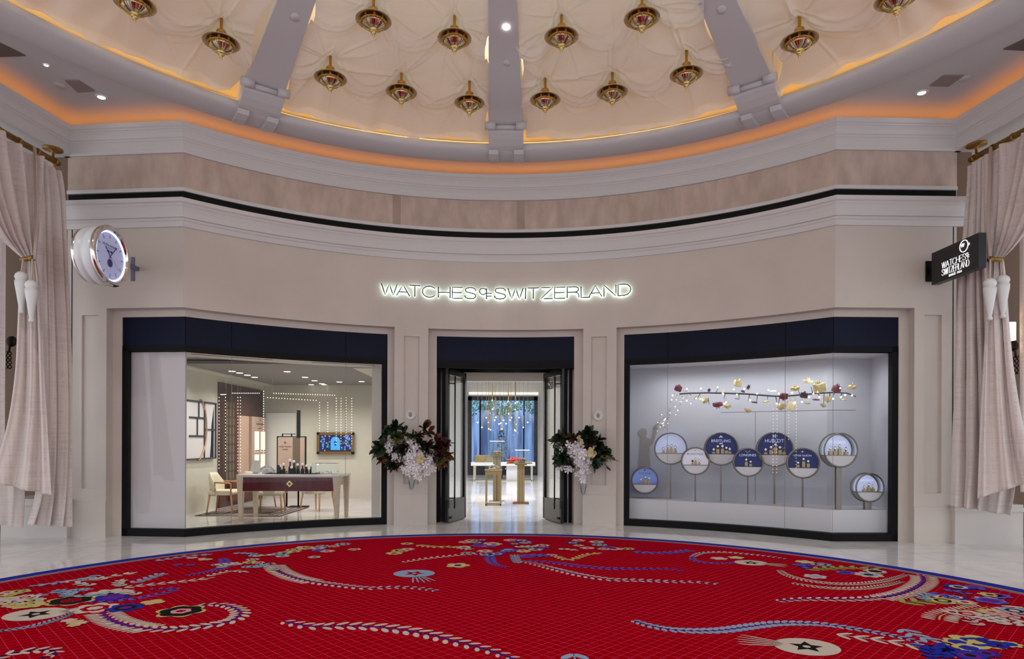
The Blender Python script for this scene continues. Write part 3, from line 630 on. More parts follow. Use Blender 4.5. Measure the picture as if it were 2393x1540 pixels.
mb = MB(); vs, fs = textmesh('PATEK PHILIPPE', .065, .002); mb.add([(0.0, p[0], p[2]) for p in vs], fs); vs, fs = textmesh('GENEVE', .045, .002); mb.add([(0.0, p[0], p[2] - .10) for p in vs], fs)
mb.add([(0, -.02, .08), (0, .02, .08), (0, 0, .16)], [(0, 1, 2)])
o = mb.build('brand_lettering', 'bronze', t); o.location = (.147, 1.93, 1.87)
# big framed watch picture on the left wall
y0, y1 = wy(430), wy(498); t = thing('wall_picture', 'large framed close-up picture of a pale dial on the left shop wall', 'picture', (LWX + .03, (y0 + y1) / 2, 1.68)); wd = y1 - y0
mat('dial_white', (226, 222, 222), .4); mat('rose_gold', (196, 160, 128), .35, metal=.3)
mb = MB(); mb.box((0, 0, 0), (.04, wd, 1.16)); mb.build('canvas', 'dial_white', t)
mb = MB()
mb.box((.03, wd / 2 - .02, 0), (.03, .04, 1.18)); mb.box((.03, 0, .58), (.03, wd, .03)); mb.box((.03, 0, -.58), (.03, wd, .03)); mb.box((.028, .10, 0), (.02, .03, 1.16))
mb.box((.028, -.22, .25), (.02, .60, .035)); mb.box((.028, -.22, -.12), (.02, .60, .035)); mb.box((.028, .33, .02), (.02, .45, .03)); mb.box((.028, -.14, .42), (.02, .03, .34)); mb.box((.028, -.20, .06), (.02, .03, .36)); mb.build('frame', 'dark_frame', t)
mb = MB(); pts = [Vector((.024, .02 + .50 * math.cos(a) - .35, .05 + .70 * math.sin(a))) for a in [math.radians(-72 + i * 8) for i in range(17)]]; mb.tube(pts, .035, 6, flat=.3); mb.build('bezel_print', 'rose_gold', t)
mb = MB(); mb.prism([(.021, .36, -.56), (.021, .52, -.56), (.021, .52, .5), (.021, .42, .1), (.021, .40, -.3)], (.004, 0, 0)); mb.build('dark_print', 'navy', t)
# pale board, screen, stand
mat('board', (222, 222, 216), .5)
p0, p1 = on_y(622, 965, 16.42), on_y(691, 1110, 16.42); mb = MB(); mb.box(((p0.x + p1.x) / 2, 16.44, (p0.z + p1.z) / 2), (p1.x - p0.x, .05, p0.z - p1.z)); tag(mb.build('wall_panel', 'board'), 'large plain pale panel on the shop back wall', 'panel')
p0, p1 = on_y(740, 1010, 16.4), on_y(827, 1062, 16.4)
t = thing('framed_screen', 'gold framed blue floral screen on the shop back wall', 'screen', ((p0.x + p1.x) / 2, 16.43, (p0.z + p1.z) / 2)); ww, hh = p1.x - p0.x, p0.z - p1.z
mb = MB()
for sx in (-1, 1): mb.box((sx * (ww / 2 - .035), 0, 0), (.07, .06, hh))
for sz in (-1, 1): mb.box((0, 0, sz * (hh / 2 - .035)), (ww, .06, .07))
mb.build('frame', 'gold_frame', t)
mat('screen_dark', (8, 22, 48), .3, emit=.5, ecol=(8, 26, 60)); mat('screen_blue', (60, 150, 220), emit=.8, ecol=(50, 140, 220)); mat('screen_lilac', (110, 120, 235), emit=.8, ecol=(110, 120, 235)); mat('screen_green', (30, 110, 90), emit=.5)
mb = MB(); mb.box((0, .0, 0), (ww - .1, .03, hh - .1)); mb.build('display', 'screen_dark', t)
mb = MB(); arc = [(.12 * math.cos(a), -.018, .05 + .12 * math.sin(a)) for a in [PI * i / 12 for i in range(13)]] + [(-.12, -.018, -.17), (.12, -.018, -.17)]; mb.prism(arc, (0, -.002, 0), 0)
for i in range(60):
    x = rnd.choice((-1, 1)) * rnd.uniform(.15, .38); z = rnd.uniform(-.19, .19); r = rnd.uniform(.012, .03); m_ = rnd.choice((1, 1, 2, 0)); mb.prism([(x + r * math.cos(a), -.018, z + r * math.sin(a)) for a in [2 * PI * q / 7 for q in range(7)]], (0, -.002, 0), m_)
for q in range(5): mb.prism([(.05 * math.cos(a) * (1 - q * .15), -.021 - q * .001, .05 - q * .03 + .05 * math.sin(a) * (1 - q * .15)) for a in [2 * PI * w_ / 8 for w_ in range(8)]], (0, -.001, 0), q % 2 * 3)
mb.build('floral_image', ['screen_blue', 'screen_lilac', 'screen_green', 'screen_dark'], t)
p0, p1 = on_y(649, 1022, 14.2), on_y(714, 1106, 14.2); cx_ = (p0.x + p1.x) / 2; ww = p1.x - p0.x
t = thing('brand_display', 'blush coloured display board in black frame standing behind the table', 'display board', (cx_, 14.2, 0))
mb = MB(); mb.box((-ww * .22, 0, 1.17), (ww * .54, .05, .74), m=0); mb.box((ww * .17, 0, 1.17), (ww * .24, .04, .74), m=1); mb.box((ww * .40, 0, 1.17), (ww * .18, .05, .74), m=0); mb.build('board', ['blush2', 'shelf_brown'], t)
mb = MB()
for sx in (-1, 1): mb.box((sx * ww / 2, 0, 1.17), (.022, .06, .80))
mb.box((0, 0, 1.56), (ww, .06, .022)); mb.box((ww * .22, .05, 1.35), (.07, .04, 1.6)); mb.box((-.08, .05, 1.62), (.30, .03, .015)); mb.box((-.22, .05, 1.59), (.02, .03, .08)); mb.box((-.02, .05, 1.59), (.02, .03, .08)); mb.box((ww * .22, .05, .28), (.03, .03, .56)); mb.box((ww * .22, .05, .01), (.4, .3, .02)); mb.box((-ww * .2, .05, .4), (.03, .03, .8)); mb.build('frame', 'black', t)
mb = MB(); vs, fs = textmesh('PATEK PHILIPPE', .040, .001); mb.add(vs, fs); vs, fs = textmesh('GENEVE', .035, .001); mb.add([(a, b, c - .06) for a, b, c in vs], fs)
for k in range(4): a = PI / 2 * k; mb.prism([(.0, 0, .09), (.03 * math.cos(a - .4), 0, .09 + .03 * math.sin(a - .4)), (.03 * math.cos(a + .4), 0, .09 + .03 * math.sin(a + .4))], (0, -.001, 0))
o = mb.build('brand_lettering', 'bronze', t); o.location = (-ww * .22, -.028, 1.34)
# table
mat('beige_wood', (214, 196, 176), .45, noise=.06, nscale=8); mat('burgundy', (84, 4, 20), .25, noise=.35, nscale=4, stretch=(6, 1, 1)); mat('cream_fabric', (236, 228, 204), .7); mat('oak', (196, 152, 112), .5, noise=.1); mat('rug_dark', (92, 78, 74), .9); mat('rug_light', (190, 180, 172), .9); mat('marble_top', (214, 208, 204), .25)
TX0, TX1, TY = -5.04, -3.14, 11.72
t = thing('sales_table', 'pale legged table with burgundy front panel in the left window', 'table', ((TX0 + TX1) / 2, TY + .4, 0)); tw = TX1 - TX0
mb = MB(); mb.rbox((0, 0, .83), (tw, .82, .05), .02); mb.build('table_top', 'marble_top', t)
mb = MB(); mb.box((0, -.375, .68), (tw - .24, .03, .25)); mb.build('front_panel', 'burgundy', t)
mb = MB(); mb.box((0, .02, .72), (tw - .2, .70, .16)); mb.build('apron', 'beige_wood', t)
for sx in (-1, 1):
    for sy in (-1, 1):
        mb = MB(); x, y = sx * (tw / 2 - .07), sy * .34; mb.add([(x + a * r, y + b * r, z) for z, r in ((0, .030), (.5, .045), (.81, .062)) for a, b in ((-1, -1), (1, -1), (1, 1), (-1, 1))], [(i * 4 + j, i * 4 + (j + 1) % 4, i * 4 + 4 + (j + 1) % 4, i * 4 + 4 + j) for i in range(2) for j in range(4)] + [(3, 2, 1, 0), (8, 9, 10, 11)]); mb.build('leg', 'beige_wood', t)
mb = MB(); mb.prism([(0, 0, .062), (.062, 0, 0), (0, 0, -.062), (-.062, 0, 0)], (0, -.008, 0), 0); mb.prism([(0, -.009, .03), (.03, -.009, 0), (0, -.009, -.03), (-.03, -.009, 0)], (0, -.004, 0), 1)
o = mb.build('emblem', ['pale_brass', 'bronze'], t); o.location = (.03, -.392, .69)
# things on the table
TT = .855
def blk(name, m_, dims, loc, lab, cat, rz=0, **k):
    mb = MB(); mb.rbox((0, 0, dims[2] / 2), dims, .006); o = mb.build(name, m_, loc=loc); o.rotation_euler = (0, 0, rz); return tag(o, lab, cat, **k)
blk('display_tray', 'black_gloss', (.92, .34, .015), (-4.10, 12.05, TT), 'long flat black tray carrying the watch stands on the table', 'tray')
t = thing('sign_card', 'tilted grey card on a stand at the left end of table', 'sign', (-4.83, 12.1, TT)); mb = MB(); mb.box((0, 0, .14), (.16, .012, .22), R=Matrix.Rotation(-.25, 3, 'X') @ Matrix.Rotation(.08, 3, 'Y')); mb.build('card', 'board', t); mb = MB(); mb.box((0, .03, .02), (.10, .08, .04)); mb.build('foot', 'silver', t)
mat('petal', (242, 235, 236), .6); mat('petal_warm', (232, 214, 196), .6); mat('petal_yellow', (222, 206, 150), .6)
def petalflower(mb, c, r, nrm_, rr, n=5, m=0):
    q = nrm_.to_track_quat('Z', 'Y'); a0 = rr.uniform(0, 6)
    for k in range(n):
        a = a0 + 2 * PI * k / n; pts = [Vector((0, 0, 0))] + [Vector((r * t_ * math.cos(a + w_), r * t_ * math.sin(a + w_), r * (.25 * t_ + .1 * math.cos(5 * w_)))) for t_, w_ in ((.55, -.42), (.95, -.38), (1.08, 0), (.95, .38), (.55, .42))]
        mb.add([Vector(c) + q @ p for p in pts], [(0, 1, 2, 3), (0, 3, 4, 5)], m, True)
rr = random.Random(2); t = thing('flower_bowl', 'low cluster of white blooms on the left half of table', 'flowers', (-4.60, 12.08, TT)); mb = MB(); mb.lathe([(0, 0), (.07, 0), (.10, .03), (.09, .035)], 16); mb.build('bowl', 'white_paint', t)
mb = MB()
for i in range(42):
    a = rr.uniform(0, 6.28); e = rr.uniform(.1, 1.4); d = Vector((math.cos(a) * math.cos(e), math.sin(a) * math.cos(e), math.sin(e))); petalflower(mb, Vector((0, 0, .03)) + Vector((d.x * .13, d.y * .09, d.z * .10)), .048, d, rr)
mb.build('blooms', 'petal', t)
mb = MB(); mb.lathe([(0, 0), (.036, 0), (.038, .01), (.038, .15), (.034, .165), (0, .17)], 18); tag(mb.build('black_canister', 'black_gloss', loc=(-4.36, 12.0, TT)), 'black canister standing beside the white blooms', 'canister')
mat('watch_face', (235, 235, 240), .3, emit=.25); mat('watch_dark', (30, 32, 44), .3)
def watch_stand(u, h, y, lab):
    x = on_y(u, 1100, y).x; t = thing('watch_stand', lab, 'watch stand', (x, y, TT + .015), group='black watch stands on the table')
    mb = MB(); mb.lathe([(0, 0), (.034, 0), (.036, .012), (.030, h * .45), (.014, h * .55), (.012, h * .8), (.02, h * .86), (0, h * .9)], 14); mb.build('stand', 'black', t)
    mb = MB(); mb.lathe([(0, -.008), (.024, -.008), (.026, 0), (.022, .008), (0, .008)], 16); o = mb.build('watch', 'watch_face', t); o.location = (0, -.012, h + .005); o.rotation_euler = (PI / 2 - .2, 0, 0); return t
for u, h, y, d in ((655, .13, 12.0, 'leftmost short'), (663, .155, 12.05, 'second'), (678, .235, 12.1, 'tallest'), (682, .11, 11.93, 'short front'), (687, .21, 12.15, 'second tallest'), (696, .155, 12.02, 'middle height'), (707, .16, 12.05, 'right of centre'), (717, .13, 12.1, 'low right'), (727, .14, 12.05, 'rightmost')):
    watch_stand(u, h, y, d + ' black watch stand on the tray of the sales table')
t = thing('glass_case', 'low clear glass case of jewellery at the right end of table', 'display case', (-3.50, 12.1, TT)); mb = MB()
mb.box((0, 0, .10), (.46, .30, .20)); mb.build('glass_cover', 'vitrine_glass', t); mb = MB()
for i in range(16): mb.sphere((rnd.uniform(-.2, .2), rnd.uniform(-.12, .12), .02 + rnd.random() * .02), .012, 6)
mb.build('jewellery', 'silver', t); mb = MB(); mb.lathe([(0, 0), (.014, 0), (.014, .012), (0, .012)], 12, (-.16, 0, .17)); mb.build('case_lamp', 'lamp_white', t)
# rug and chairs
mb = MB(); z = .004; A, B_, C_, D_ = [on_z(*q) for q in ((455, 1206), (654, 1207), (722, 1186), (548, 1183))]
mb.prism([p + Vector((0, 0, 0)) for p in (A, B_, C_, D_)], (0, 0, .008), 0)
def lerp4(s_, t_): return (A * (1 - s_) + B_ * s_) * (1 - t_) + (D_ * (1 - s_) + C_ * s_) * t_
for k, f in enumerate((.03, .10, .17)):
    o_ = .03; zz = Vector((0, 0, .0085))
    for (a1, b1, a2, b2) in ((f, f, 1 - f, f + o_), (f, 1 - f - o_, 1 - f, 1 - f), (f, f, f + o_, 1 - f), (1 - f - o_, f, 1 - f, 1 - f)):
        mb.add([lerp4(a1, b1) + zz, lerp4(a2, b1) + zz, lerp4(a2, b2) + zz, lerp4(a1, b2) + zz], [(0, 1, 2, 3)], 1)
tag(mb.build('rug', ['rug_dark', 'rug_light']), 'dark rug with pale border stripes under the shop chairs', 'rug')
def chair(lab, loc, rz, group='cream armchairs round the sales table'):
    t = thing('armchair', lab, 'chair', loc, rz, group)
    mb = MB(); mb.rbox((0, 0, .42), (.50, .50, .10), .05); mb.build('seat', 'cream_fabric', t)
    mb = MB(); n = 18; vs = []
    for j, (z, rad) in enumerate(((.36, .265), (.55, .275), (.72, .29), (.82, .285), (.82, .265), (.72, .262), (.50, .245), (.40, .24))):
        for i in range(n + 1):
            a = PI / 2 + (i / n - .5) * 2 * 1.25; top = max(0, abs(i / n - .5) * 2 - .55) * .45
            zz = z - (top if z > .6 else 0); vs.append((rad * math.cos(a), rad * math.sin(a), zz))
    mb.add(vs, [(j * (n + 1) + i, j * (n + 1) + i + 1, ((j + 1) % 8) * (n + 1) + i + 1, ((j + 1) % 8) * (n + 1) + i) for j in range(8) for i in range(n)], 0, True); mb.build('backrest', 'cream_fabric', t)
    for sx in (-1, 1):
        mb = MB(); mb.tube([(sx * .26, .10, .63), (sx * .27, -.18, .62), (sx * .27, -.22, .60), (sx * .265, -.22, .38)], .018, 8); mb.build('armrest', 'oak', t)
        for sy in (-1, 1):
            mb = MB(); mb.tube([(sx * .22, sy * .20, .40), (sx * .25, sy * .25, .0)], [.022, .012], 8); mb.build('leg', 'oak', t)
    return t
chair('cream armchair with wooden arms left of the burgundy fronted table', (-5.80, 12.95, .012), PI / 2 * 1.05)
chair('cream chair tucked behind the left half of the table', (-4.90, 13.05, .012), PI + .2)
chair('cream chair behind the middle of the table, furthest right', (-4.12, 13.62, .0), PI - .4)
chair('rearmost cream chair beyond the table, partly hidden', (-5.50, 13.95, .0), PI * .9)
# glowing beads on cords, added to imitate reflections in the window glass
mat('reflection_bead', (255, 240, 215), emit=1.5)
def reflection_row(u0, v0, u1, v1, n, y, lab):
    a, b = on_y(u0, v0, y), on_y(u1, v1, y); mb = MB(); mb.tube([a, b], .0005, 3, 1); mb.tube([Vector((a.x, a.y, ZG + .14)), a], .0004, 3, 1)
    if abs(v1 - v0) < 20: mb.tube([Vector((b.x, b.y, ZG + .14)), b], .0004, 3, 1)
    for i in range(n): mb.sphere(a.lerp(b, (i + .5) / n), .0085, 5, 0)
    tag(mb.build('bead_reflection', ['reflection_bead', 'grey_ceiling']), lab, 'light string', 'glowing beads imitating reflections in the left window')
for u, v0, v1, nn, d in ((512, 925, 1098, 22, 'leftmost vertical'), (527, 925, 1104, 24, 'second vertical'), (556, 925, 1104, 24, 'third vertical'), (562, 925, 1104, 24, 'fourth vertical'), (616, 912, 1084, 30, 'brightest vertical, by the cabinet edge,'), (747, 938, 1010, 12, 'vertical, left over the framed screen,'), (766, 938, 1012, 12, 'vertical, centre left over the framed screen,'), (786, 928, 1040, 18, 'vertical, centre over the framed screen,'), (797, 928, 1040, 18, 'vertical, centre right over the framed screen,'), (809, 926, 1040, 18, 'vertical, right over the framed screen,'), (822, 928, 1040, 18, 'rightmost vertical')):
    reflection_row(u, v0, u - .2, v1, nn, 12.6, d + ' row of glowing beads imitating reflections in the left window glass')
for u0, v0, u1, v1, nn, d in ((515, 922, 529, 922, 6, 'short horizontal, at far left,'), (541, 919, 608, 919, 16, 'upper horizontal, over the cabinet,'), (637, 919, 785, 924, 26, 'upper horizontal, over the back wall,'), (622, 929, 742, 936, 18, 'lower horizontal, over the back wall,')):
    reflection_row(u0, v0, u1, v1, nn, 12.6, d + ' row of glowing beads imitating reflections in the left window')
# ---------------------------------------------------------------- right display window
BK = -1.05
mb = MB(); mb.block(FR0 - .06, FR1 + .06, 0, ZG + .12, BK, BK - .08); struct(mb, 'wall_display_back', 'display_grey', label='grey curved backdrop of the right display window')
mb = MB(); mb.block(FR0 - .06, FR0 + .07, 0, ZG + .1, -.33, BK); mb.block(FR1 - .07, FR1 + .06, 0, ZG + .1, -.33, BK); struct(mb, 'wall_display_sides', 'display_grey', label='grey side linings of the right display window')
mb = MB(); mb.block(FR0 - .06, FR1 + .06, ZG + .01, ZG + .10, -.30, BK); struct(mb, 'ceiling_display', 'display_white', label='pale top of the right display window')
LZ = .45
for i in range(8):
    q = P(FR0 + .7 + (FR1 - FR0 - 1.4) * i / 7, -.55); lamp('display_downlight', 'SPOT', (q.x, q.y, 2.83), 13, (.92, .95, 1.0), .06, cone=3.0)
mb = MB(); mb.block(FR0 + .07, FR1 - .07, 0, LZ, -.40, BK); tag(mb.build('display_plinth', 'display_white'), 'long white plinth along the bottom of the right display window', 'plinth')
mb = MB(); a = S(1765, BK, 1.5); mb.block(a - .004, a + .004, LZ, 2.02, BK + .004, BK); mb.block(a - .55, S(2000, BK, 2), 2.015, 2.023, BK + .004, BK); struct(mb, 'trim_14', 'grille', label='thin panel joints in the display backdrop')
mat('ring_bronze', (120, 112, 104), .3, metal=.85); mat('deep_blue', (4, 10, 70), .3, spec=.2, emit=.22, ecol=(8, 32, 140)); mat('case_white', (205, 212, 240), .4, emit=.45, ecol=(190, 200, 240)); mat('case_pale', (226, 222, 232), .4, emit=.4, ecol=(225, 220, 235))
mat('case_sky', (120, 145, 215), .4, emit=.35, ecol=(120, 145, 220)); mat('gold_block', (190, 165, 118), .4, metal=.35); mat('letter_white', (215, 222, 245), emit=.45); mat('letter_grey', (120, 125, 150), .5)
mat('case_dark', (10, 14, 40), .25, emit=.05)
def drum(i, u, v, wpx, style, title, sub, blocks, pole, lab, off=None, depth=.20, scale=1.0):
    off = off if off is not None else (-.51 if i in (3, 5, 7) else -.73)
    s_ = S(u, off, 1.4); p = P(s_, off); n = nrm(s_); y = p.y; c = on_y(u, v, y); R = wpx / FPX * y / 2 * scale
    rz = math.atan2(n.x, -n.y)              # local -y faces out of the window
    t = thing('round_display_case', lab, 'display case', (p.x, p.y, LZ), rz, 'round display cases on poles'); cz = c.z - LZ
    def rim(yy, r=.012):
        mb = MB(); pts = [(R * math.cos(2 * PI * k / 48), yy, cz + R * math.sin(2 * PI * k / 48)) for k in range(49)]; mb.tube(pts, r, 8, caps=False); return mb
    rim(-depth / 2).build('front_ring', 'ring_bronze', t); rim(depth / 2).build('rear_ring', 'ring_bronze', t)
    mb = MB(); mb.add([(R * math.cos(2 * PI * k / 48), yy, cz + R * math.sin(2 * PI * k / 48)) for yy in (-depth / 2, depth / 2) for k in range(48)], [(k, (k + 1) % 48, 48 + (k + 1) % 48, 48 + k) for k in range(48)], 0, True)
    mb.build('drum_wall', 'vitrine_glass' if style in ('glass',) else 'ring_bronze', t)
    sh = cz - R * .33; hw = math.sqrt(max(R * R - (R * .33) ** 2, 0)) - .004; a0 = math.asin(.33)
    seg = [(-(R - .006) * math.cos(a0 + (PI - 2 * a0) * k / 16), cz - (R - .006) * math.sin(a0 + (PI - 2 * a0) * k / 16)) for k in range(17)]
    mb = MB(); mb.prism([(x, -depth / 2 + .01, z) for x, z in seg], (0, depth - .02, 0)); mb.build('base', 'display_white', t)
    bk = {'blue': 'deep_blue', 'white': 'case_white', 'pale': 'case_pale', 'sky': 'case_sky', 'glass': 'case_white', 'dark': 'deep_blue'}[style]
    up = [((R - .006) * math.cos(-a0 + (PI + 2 * a0) * k / 32), cz + (R - .006) * math.sin(-a0 + (PI + 2 * a0) * k / 32)) for k in range(33)]
    mb = MB(); yb = depth / 2 - .03; k_ = .9 if style == 'glass' else 1; mb.prism([(x * k_, yb, cz + (z - cz) * k_) for x, z in up], (0, .015, 0)); mb.build('back_panel', bk, t)
    mb = MB(); mb.box((0, 0, sh + .004), (hw * 2, depth - .012, .010)); mb.build('shelf', 'black_gloss' if style in ('blue', 'dark') else 'ring_bronze', t)
    if title:
        mb = MB(); fs_ = R * .22; vs, fs = textmesh(title, fs_, .001); w_ = max(x[0] for x in vs) - min(x[0] for x in vs); sc = min(1.25, R * 1.15 / w_)
        mb.add([(x * sc, y_, z * sc) for x, y_, z in vs], fs)
        if sub: vs, fs = textmesh(sub, fs_ * .5, .001, bold=.001); mb.add([(x, y_, z - fs_ * .75) for x, y_, z in vs], fs)
        mb.M = Matrix.Translation((0, 0, fs_ * .95)); sym(mb, i, R * .13); mb.M = None
        o = mb.build('brand_lettering', 'letter_white' if style in ('blue', 'dark', 'glass') else 'letter_grey', t); o.location = (0, yb - .004, cz + R * .50)
    pw, pd = pole; mb = MB(); mb.box((0, 0, (cz - R) / 2), (pw, pd, cz - R + .004)); mb.build('pole', 'ring_bronze', t)
    nb = len(blocks); names = {1: ['only'], 2: ['left', 'right'], 3: ['left', 'middle', 'right'], 4: ['leftmost', 'second', 'third', 'rightmost'], 5: ['leftmost', 'second', 'middle', 'fourth', 'rightmost']}[nb]
    for k, (x, h, wf) in enumerate(blocks):
        bw = R * .19; x *= R; h *= R * .8
        mb = MB(); mb.box((x, -.01, sh + .01 + h / 2), (bw, bw, h)); mb.build('display_block', 'gold_block', t)
        wt = thing('wrist_watch', '%s watch in the %s' % (names[k], lab.split(',')[0].replace('round case', 'case') if i != 5 else 'low deep blue case in the middle'), 'watch', group='watches in the round cases'); q = Matrix.Translation((p.x, p.y, LZ)) @ Matrix.Rotation(rz, 4, 'Z') @ Matrix.Translation((x, -.015, sh + .01 + h)) @ Matrix.Scale(R / .30, 4)
        wt.matrix_world = q
        mb = MB(); mb.M = Matrix.Translation((0, 0, .048)) @ Matrix.Rotation(PI / 2, 4, 'X'); mb.lathe([(0, -.008), (.024, -.008), (.027, -.003), (.027, .004), (.022, .009), (0, .009)], 18); mb.build('watch_case', 'silver' if wf else 'brass', wt)
        mb = MB(); mb.M = Matrix.Translation((0, -.010, .048)) @ Matrix.Rotation(PI / 2, 4, 'X'); mb.lathe([(0, 0), (.020, 0), (.020, -.001)], 16); mb.build('dial', 'watch_face' if wf else 'watch_dark', wt)
        mb = MB(); mb.tube([(0, -.004, .075), (0, .008, .082), (0, .024, .06), (0, .028, .03), (0, .018, .008), (0, 0, .004), (0, -.005, .02)], .009, 6, flat=.4); mb.build('strap', 'watch_dark' if k % 2 else 'silver', wt)
def sym(mb, i, s):
    if i == 1: mb.prism([(-s * .5, 0, s), (s * .5, 0, s), (s * .5, 0, .2 * s), (0, 0, -.2 * s), (-s * .5, 0, .2 * s)], (0, -.001, 0))
    elif i == 4: mb.prism([(-s, 0, 0), (0, 0, s * 1.2), (0, 0, .2 * s)], (0, -.001, 0)); mb.prism([(s, 0, 0), (0, 0, s * 1.2), (0, 0, .2 * s)], (0, -.001, 0))
    elif i == 5: mb.tube([(-s * 1.4, 0, s), (0, 0, 0), (s * 1.4, 0, s)], s * .08, 4)
    elif i == 6:
        for x in (-.5, .5): mb.box((x * s, 0, s * .7), (s * .3, .001, s * 1.8))
        mb.box((0, 0, s * .7), (s, .001, s * .3))
    elif i == 7: mb.box((0, 0, s * .5), (s * .25, .001, s)); mb.box((0, 0, s * .5), (s, .001, s * .25))
    elif i == 3: mb.box((0, 0, s * .5), (s * .2, .001, s * .6)); mb.box((0, 0, s * .5), (s * .6, .001, s * .2))
drum(1, 1507, 1122, 59, 'sky', 'TUDOR', None, [(-.3, .22, 1), (.05, .45, 1), (.33, .36, 1)], (.015, .02), 'smallest low round case, at the left foot of the window')
drum(2, 1567, 1048, 72, 'white', None, None, [(-.45, .12, 1), (-.18, .3, 1), (.05, .38, 1), (.3, .25, 1)], (.022, .03), 'pale round case highest at the left')
drum(3, 1625, 1077, 62, 'pale', 'BLANCPAIN', None, [(-.2, .14, 0), (.02, .32, 1), (.28, .16, 1)], (.022, .03), 'low pale round case between two higher ones')
drum(4, 1685, 1049, 74, 'blue', 'BREITLING', '1884', [(-.45, .12, 1), (-.2, .36, 1), (.08, .38, 1), (.32, .25, 1), (.52, .16, 1)], (.024, .03), 'first high deep blue round case from the left')
drum(5, 1748, 1080, 64, 'blue', 'LONGINES', None, [(-.12, .38, 1), (.18, .2, 1)], (.024, .03), 'low deep blue round case in the middle')
drum(6, 1810, 1050, 78, 'blue', 'HUBLOT', None, [(-.5, .14, 1), (-.2, .32, 1), (.05, .52, 1), (.3, .32, 1), (.52, .18, 0)], (.030, .03), 'largest deep blue round case, right of the middle')
drum(7, 1876, 1082, 68, 'blue', 'ULYSSE NARDIN', None, [(-.3, .18, 1), (.05, .5, 1), (.34, .32, 1)], (.030, .03), 'low deep blue round case, rightmost of the blue ones')
drum(8, 1959, 1052, 78, 'glass', 'Blancpain', None, [(-.5, .3, 1), (-.22, .3, 1), (.06, .48, 1), (.44, .25, 1)], (.085, .05), 'large clear round case on a wide post', off=-.48, depth=.15)
drum(9, 2027, 1139, 65, 'glass', 'JAEGER-LECOULTRE', None, [(-.25, .2, 1), (.08, .42, 1), (.38, .28, 1)], (.10, .06), 'low clear round case at the right foot of window', off=-.48, depth=.15)
# cut-out figure raising a hat, on the backdrop
mat('silhouette', (158, 148, 143), .7); s_ = S(1515, BK, 1.3); y_ = P(s_, BK + .02).y
def W(u, v, off=-.62): return on_y(u, v, P(S(u, off, 1.6), off).y)
fig = [(1492, 1090), (1494, 1065), (1497, 1042), (1496, 1029), (1499, 1024), (1496, 1018), (1494, 1020), (1491, 1014), (1493, 1006), (1499, 1001), (1507, 1001), (1512, 1006), (1512, 1013), (1509, 1019), (1513, 1024), (1521, 1026), (1526, 1014), (1529, 1002), (1528, 996), (1531, 994), (1536, 998), (1535, 1006), (1531, 1018), (1526, 1035), (1518, 1044), (1517, 1060), (1519, 1076), (1520, 1090)]
mb = MB(); mb.prism([W(u, v, BK + .02) for u, v in fig], (0, .008, 0)); hat = [(1524, 996), (1527, 988), (1535, 989), (1537, 997)]; tag(mb.build('figure_cutout', 'silhouette'), 'taupe cut-out figure raising one arm on the display backdrop', 'cut-out')
mb = MB(); mb.prism([W(u, v, BK + .05) for u, v in ((1525, 999), (1536, 989), (1541, 989), (1533, 1000))], (0, .010, 0)); tag(mb.build('paper_hat', 'silhouette'), 'small box shaped hat held up by the cut-out figure', 'hat')
# trail of tiny sparkles from the hat to the branch
mat('fairy_light', (255, 248, 220), emit=9); mat('sparkle_gold', (225, 200, 130), .3, metal=.5); mat('sparkle_dark', (60, 50, 40), .5)
mb = MB(); rr = random.Random(11)
for k in range(190):
    t_ = rr.random(); bx = 1540 + 62 * t_ ** 1.3; bv = 998 - 78 * t_ ** 1.1 + 10 * math.sin(t_ * 5); u, v = bx + rr.gauss(0, 6 + 7 * t_), bv + rr.gauss(0, 5 + 6 * (1 - abs(2 * t_ - 1)))
    p = on_y(u, v, P(S(u, -.75), -.75).y); mb.sphere(p, rr.uniform(.003, .009), 4, rr.choice((0, 1, 1, 1, 1, 2, 2)))
tag(mb.build('sparkle_trail', ['fairy_light', 'sparkle_gold', 'sparkle_dark']), 'sparse cloud of tiny gilt sparkles rising from the hat to the branch', 'decoration', kind='stuff')
# branch with gifts
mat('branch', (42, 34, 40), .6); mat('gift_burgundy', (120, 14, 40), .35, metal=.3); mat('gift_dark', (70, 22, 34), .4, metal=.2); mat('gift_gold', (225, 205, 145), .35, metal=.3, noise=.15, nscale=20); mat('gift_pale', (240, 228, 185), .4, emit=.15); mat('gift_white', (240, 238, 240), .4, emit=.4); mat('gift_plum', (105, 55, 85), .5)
def W(u, v, off=-.62): return on_y(u, v, P(S(u, off, 1.6), off).y)
mb = MB(); pts = [(1588, 921), (1610, 919), (1650, 918), (1700, 919), (1750, 921), (1785, 924), (1815, 926), (1845, 925), (1880, 922), (1910, 919), (1950, 917), (1980, 919), (2000, 927)]
mb.tube([W(*q) for q in pts], [.012, .013, .014, .014, .014, .014, .013, .013, .012, .012, .011, .010, .006], 7)
for u0, v0, u1, v1 in ((1611, 919, 1616, 925), (1638, 918, 1628, 932), (1655, 930, 1657, 946), (1672, 918, 1678, 908), (1695, 918, 1692, 932), (1727, 920, 1727, 934), (1752, 921, 1748, 938), (1770, 922, 1768, 944), (1795, 924, 1793, 934), (1812, 925, 1816, 943), (1822, 926, 1818, 956), (1870, 922, 1865, 912), (1899, 918, 1895, 903), (1911, 919, 1916, 928), (1926, 918, 1925, 948), (1939, 918, 1940, 940), (1952, 917, 1946, 925), (1968, 918, 1962, 930)):
    mb.tube([W(u0, v0), W(u1, v1)], [.007, .003], 5)
BR = tag(mb.build('branch', 'branch'), 'long bare dark branch hung across the right display window', 'branch')
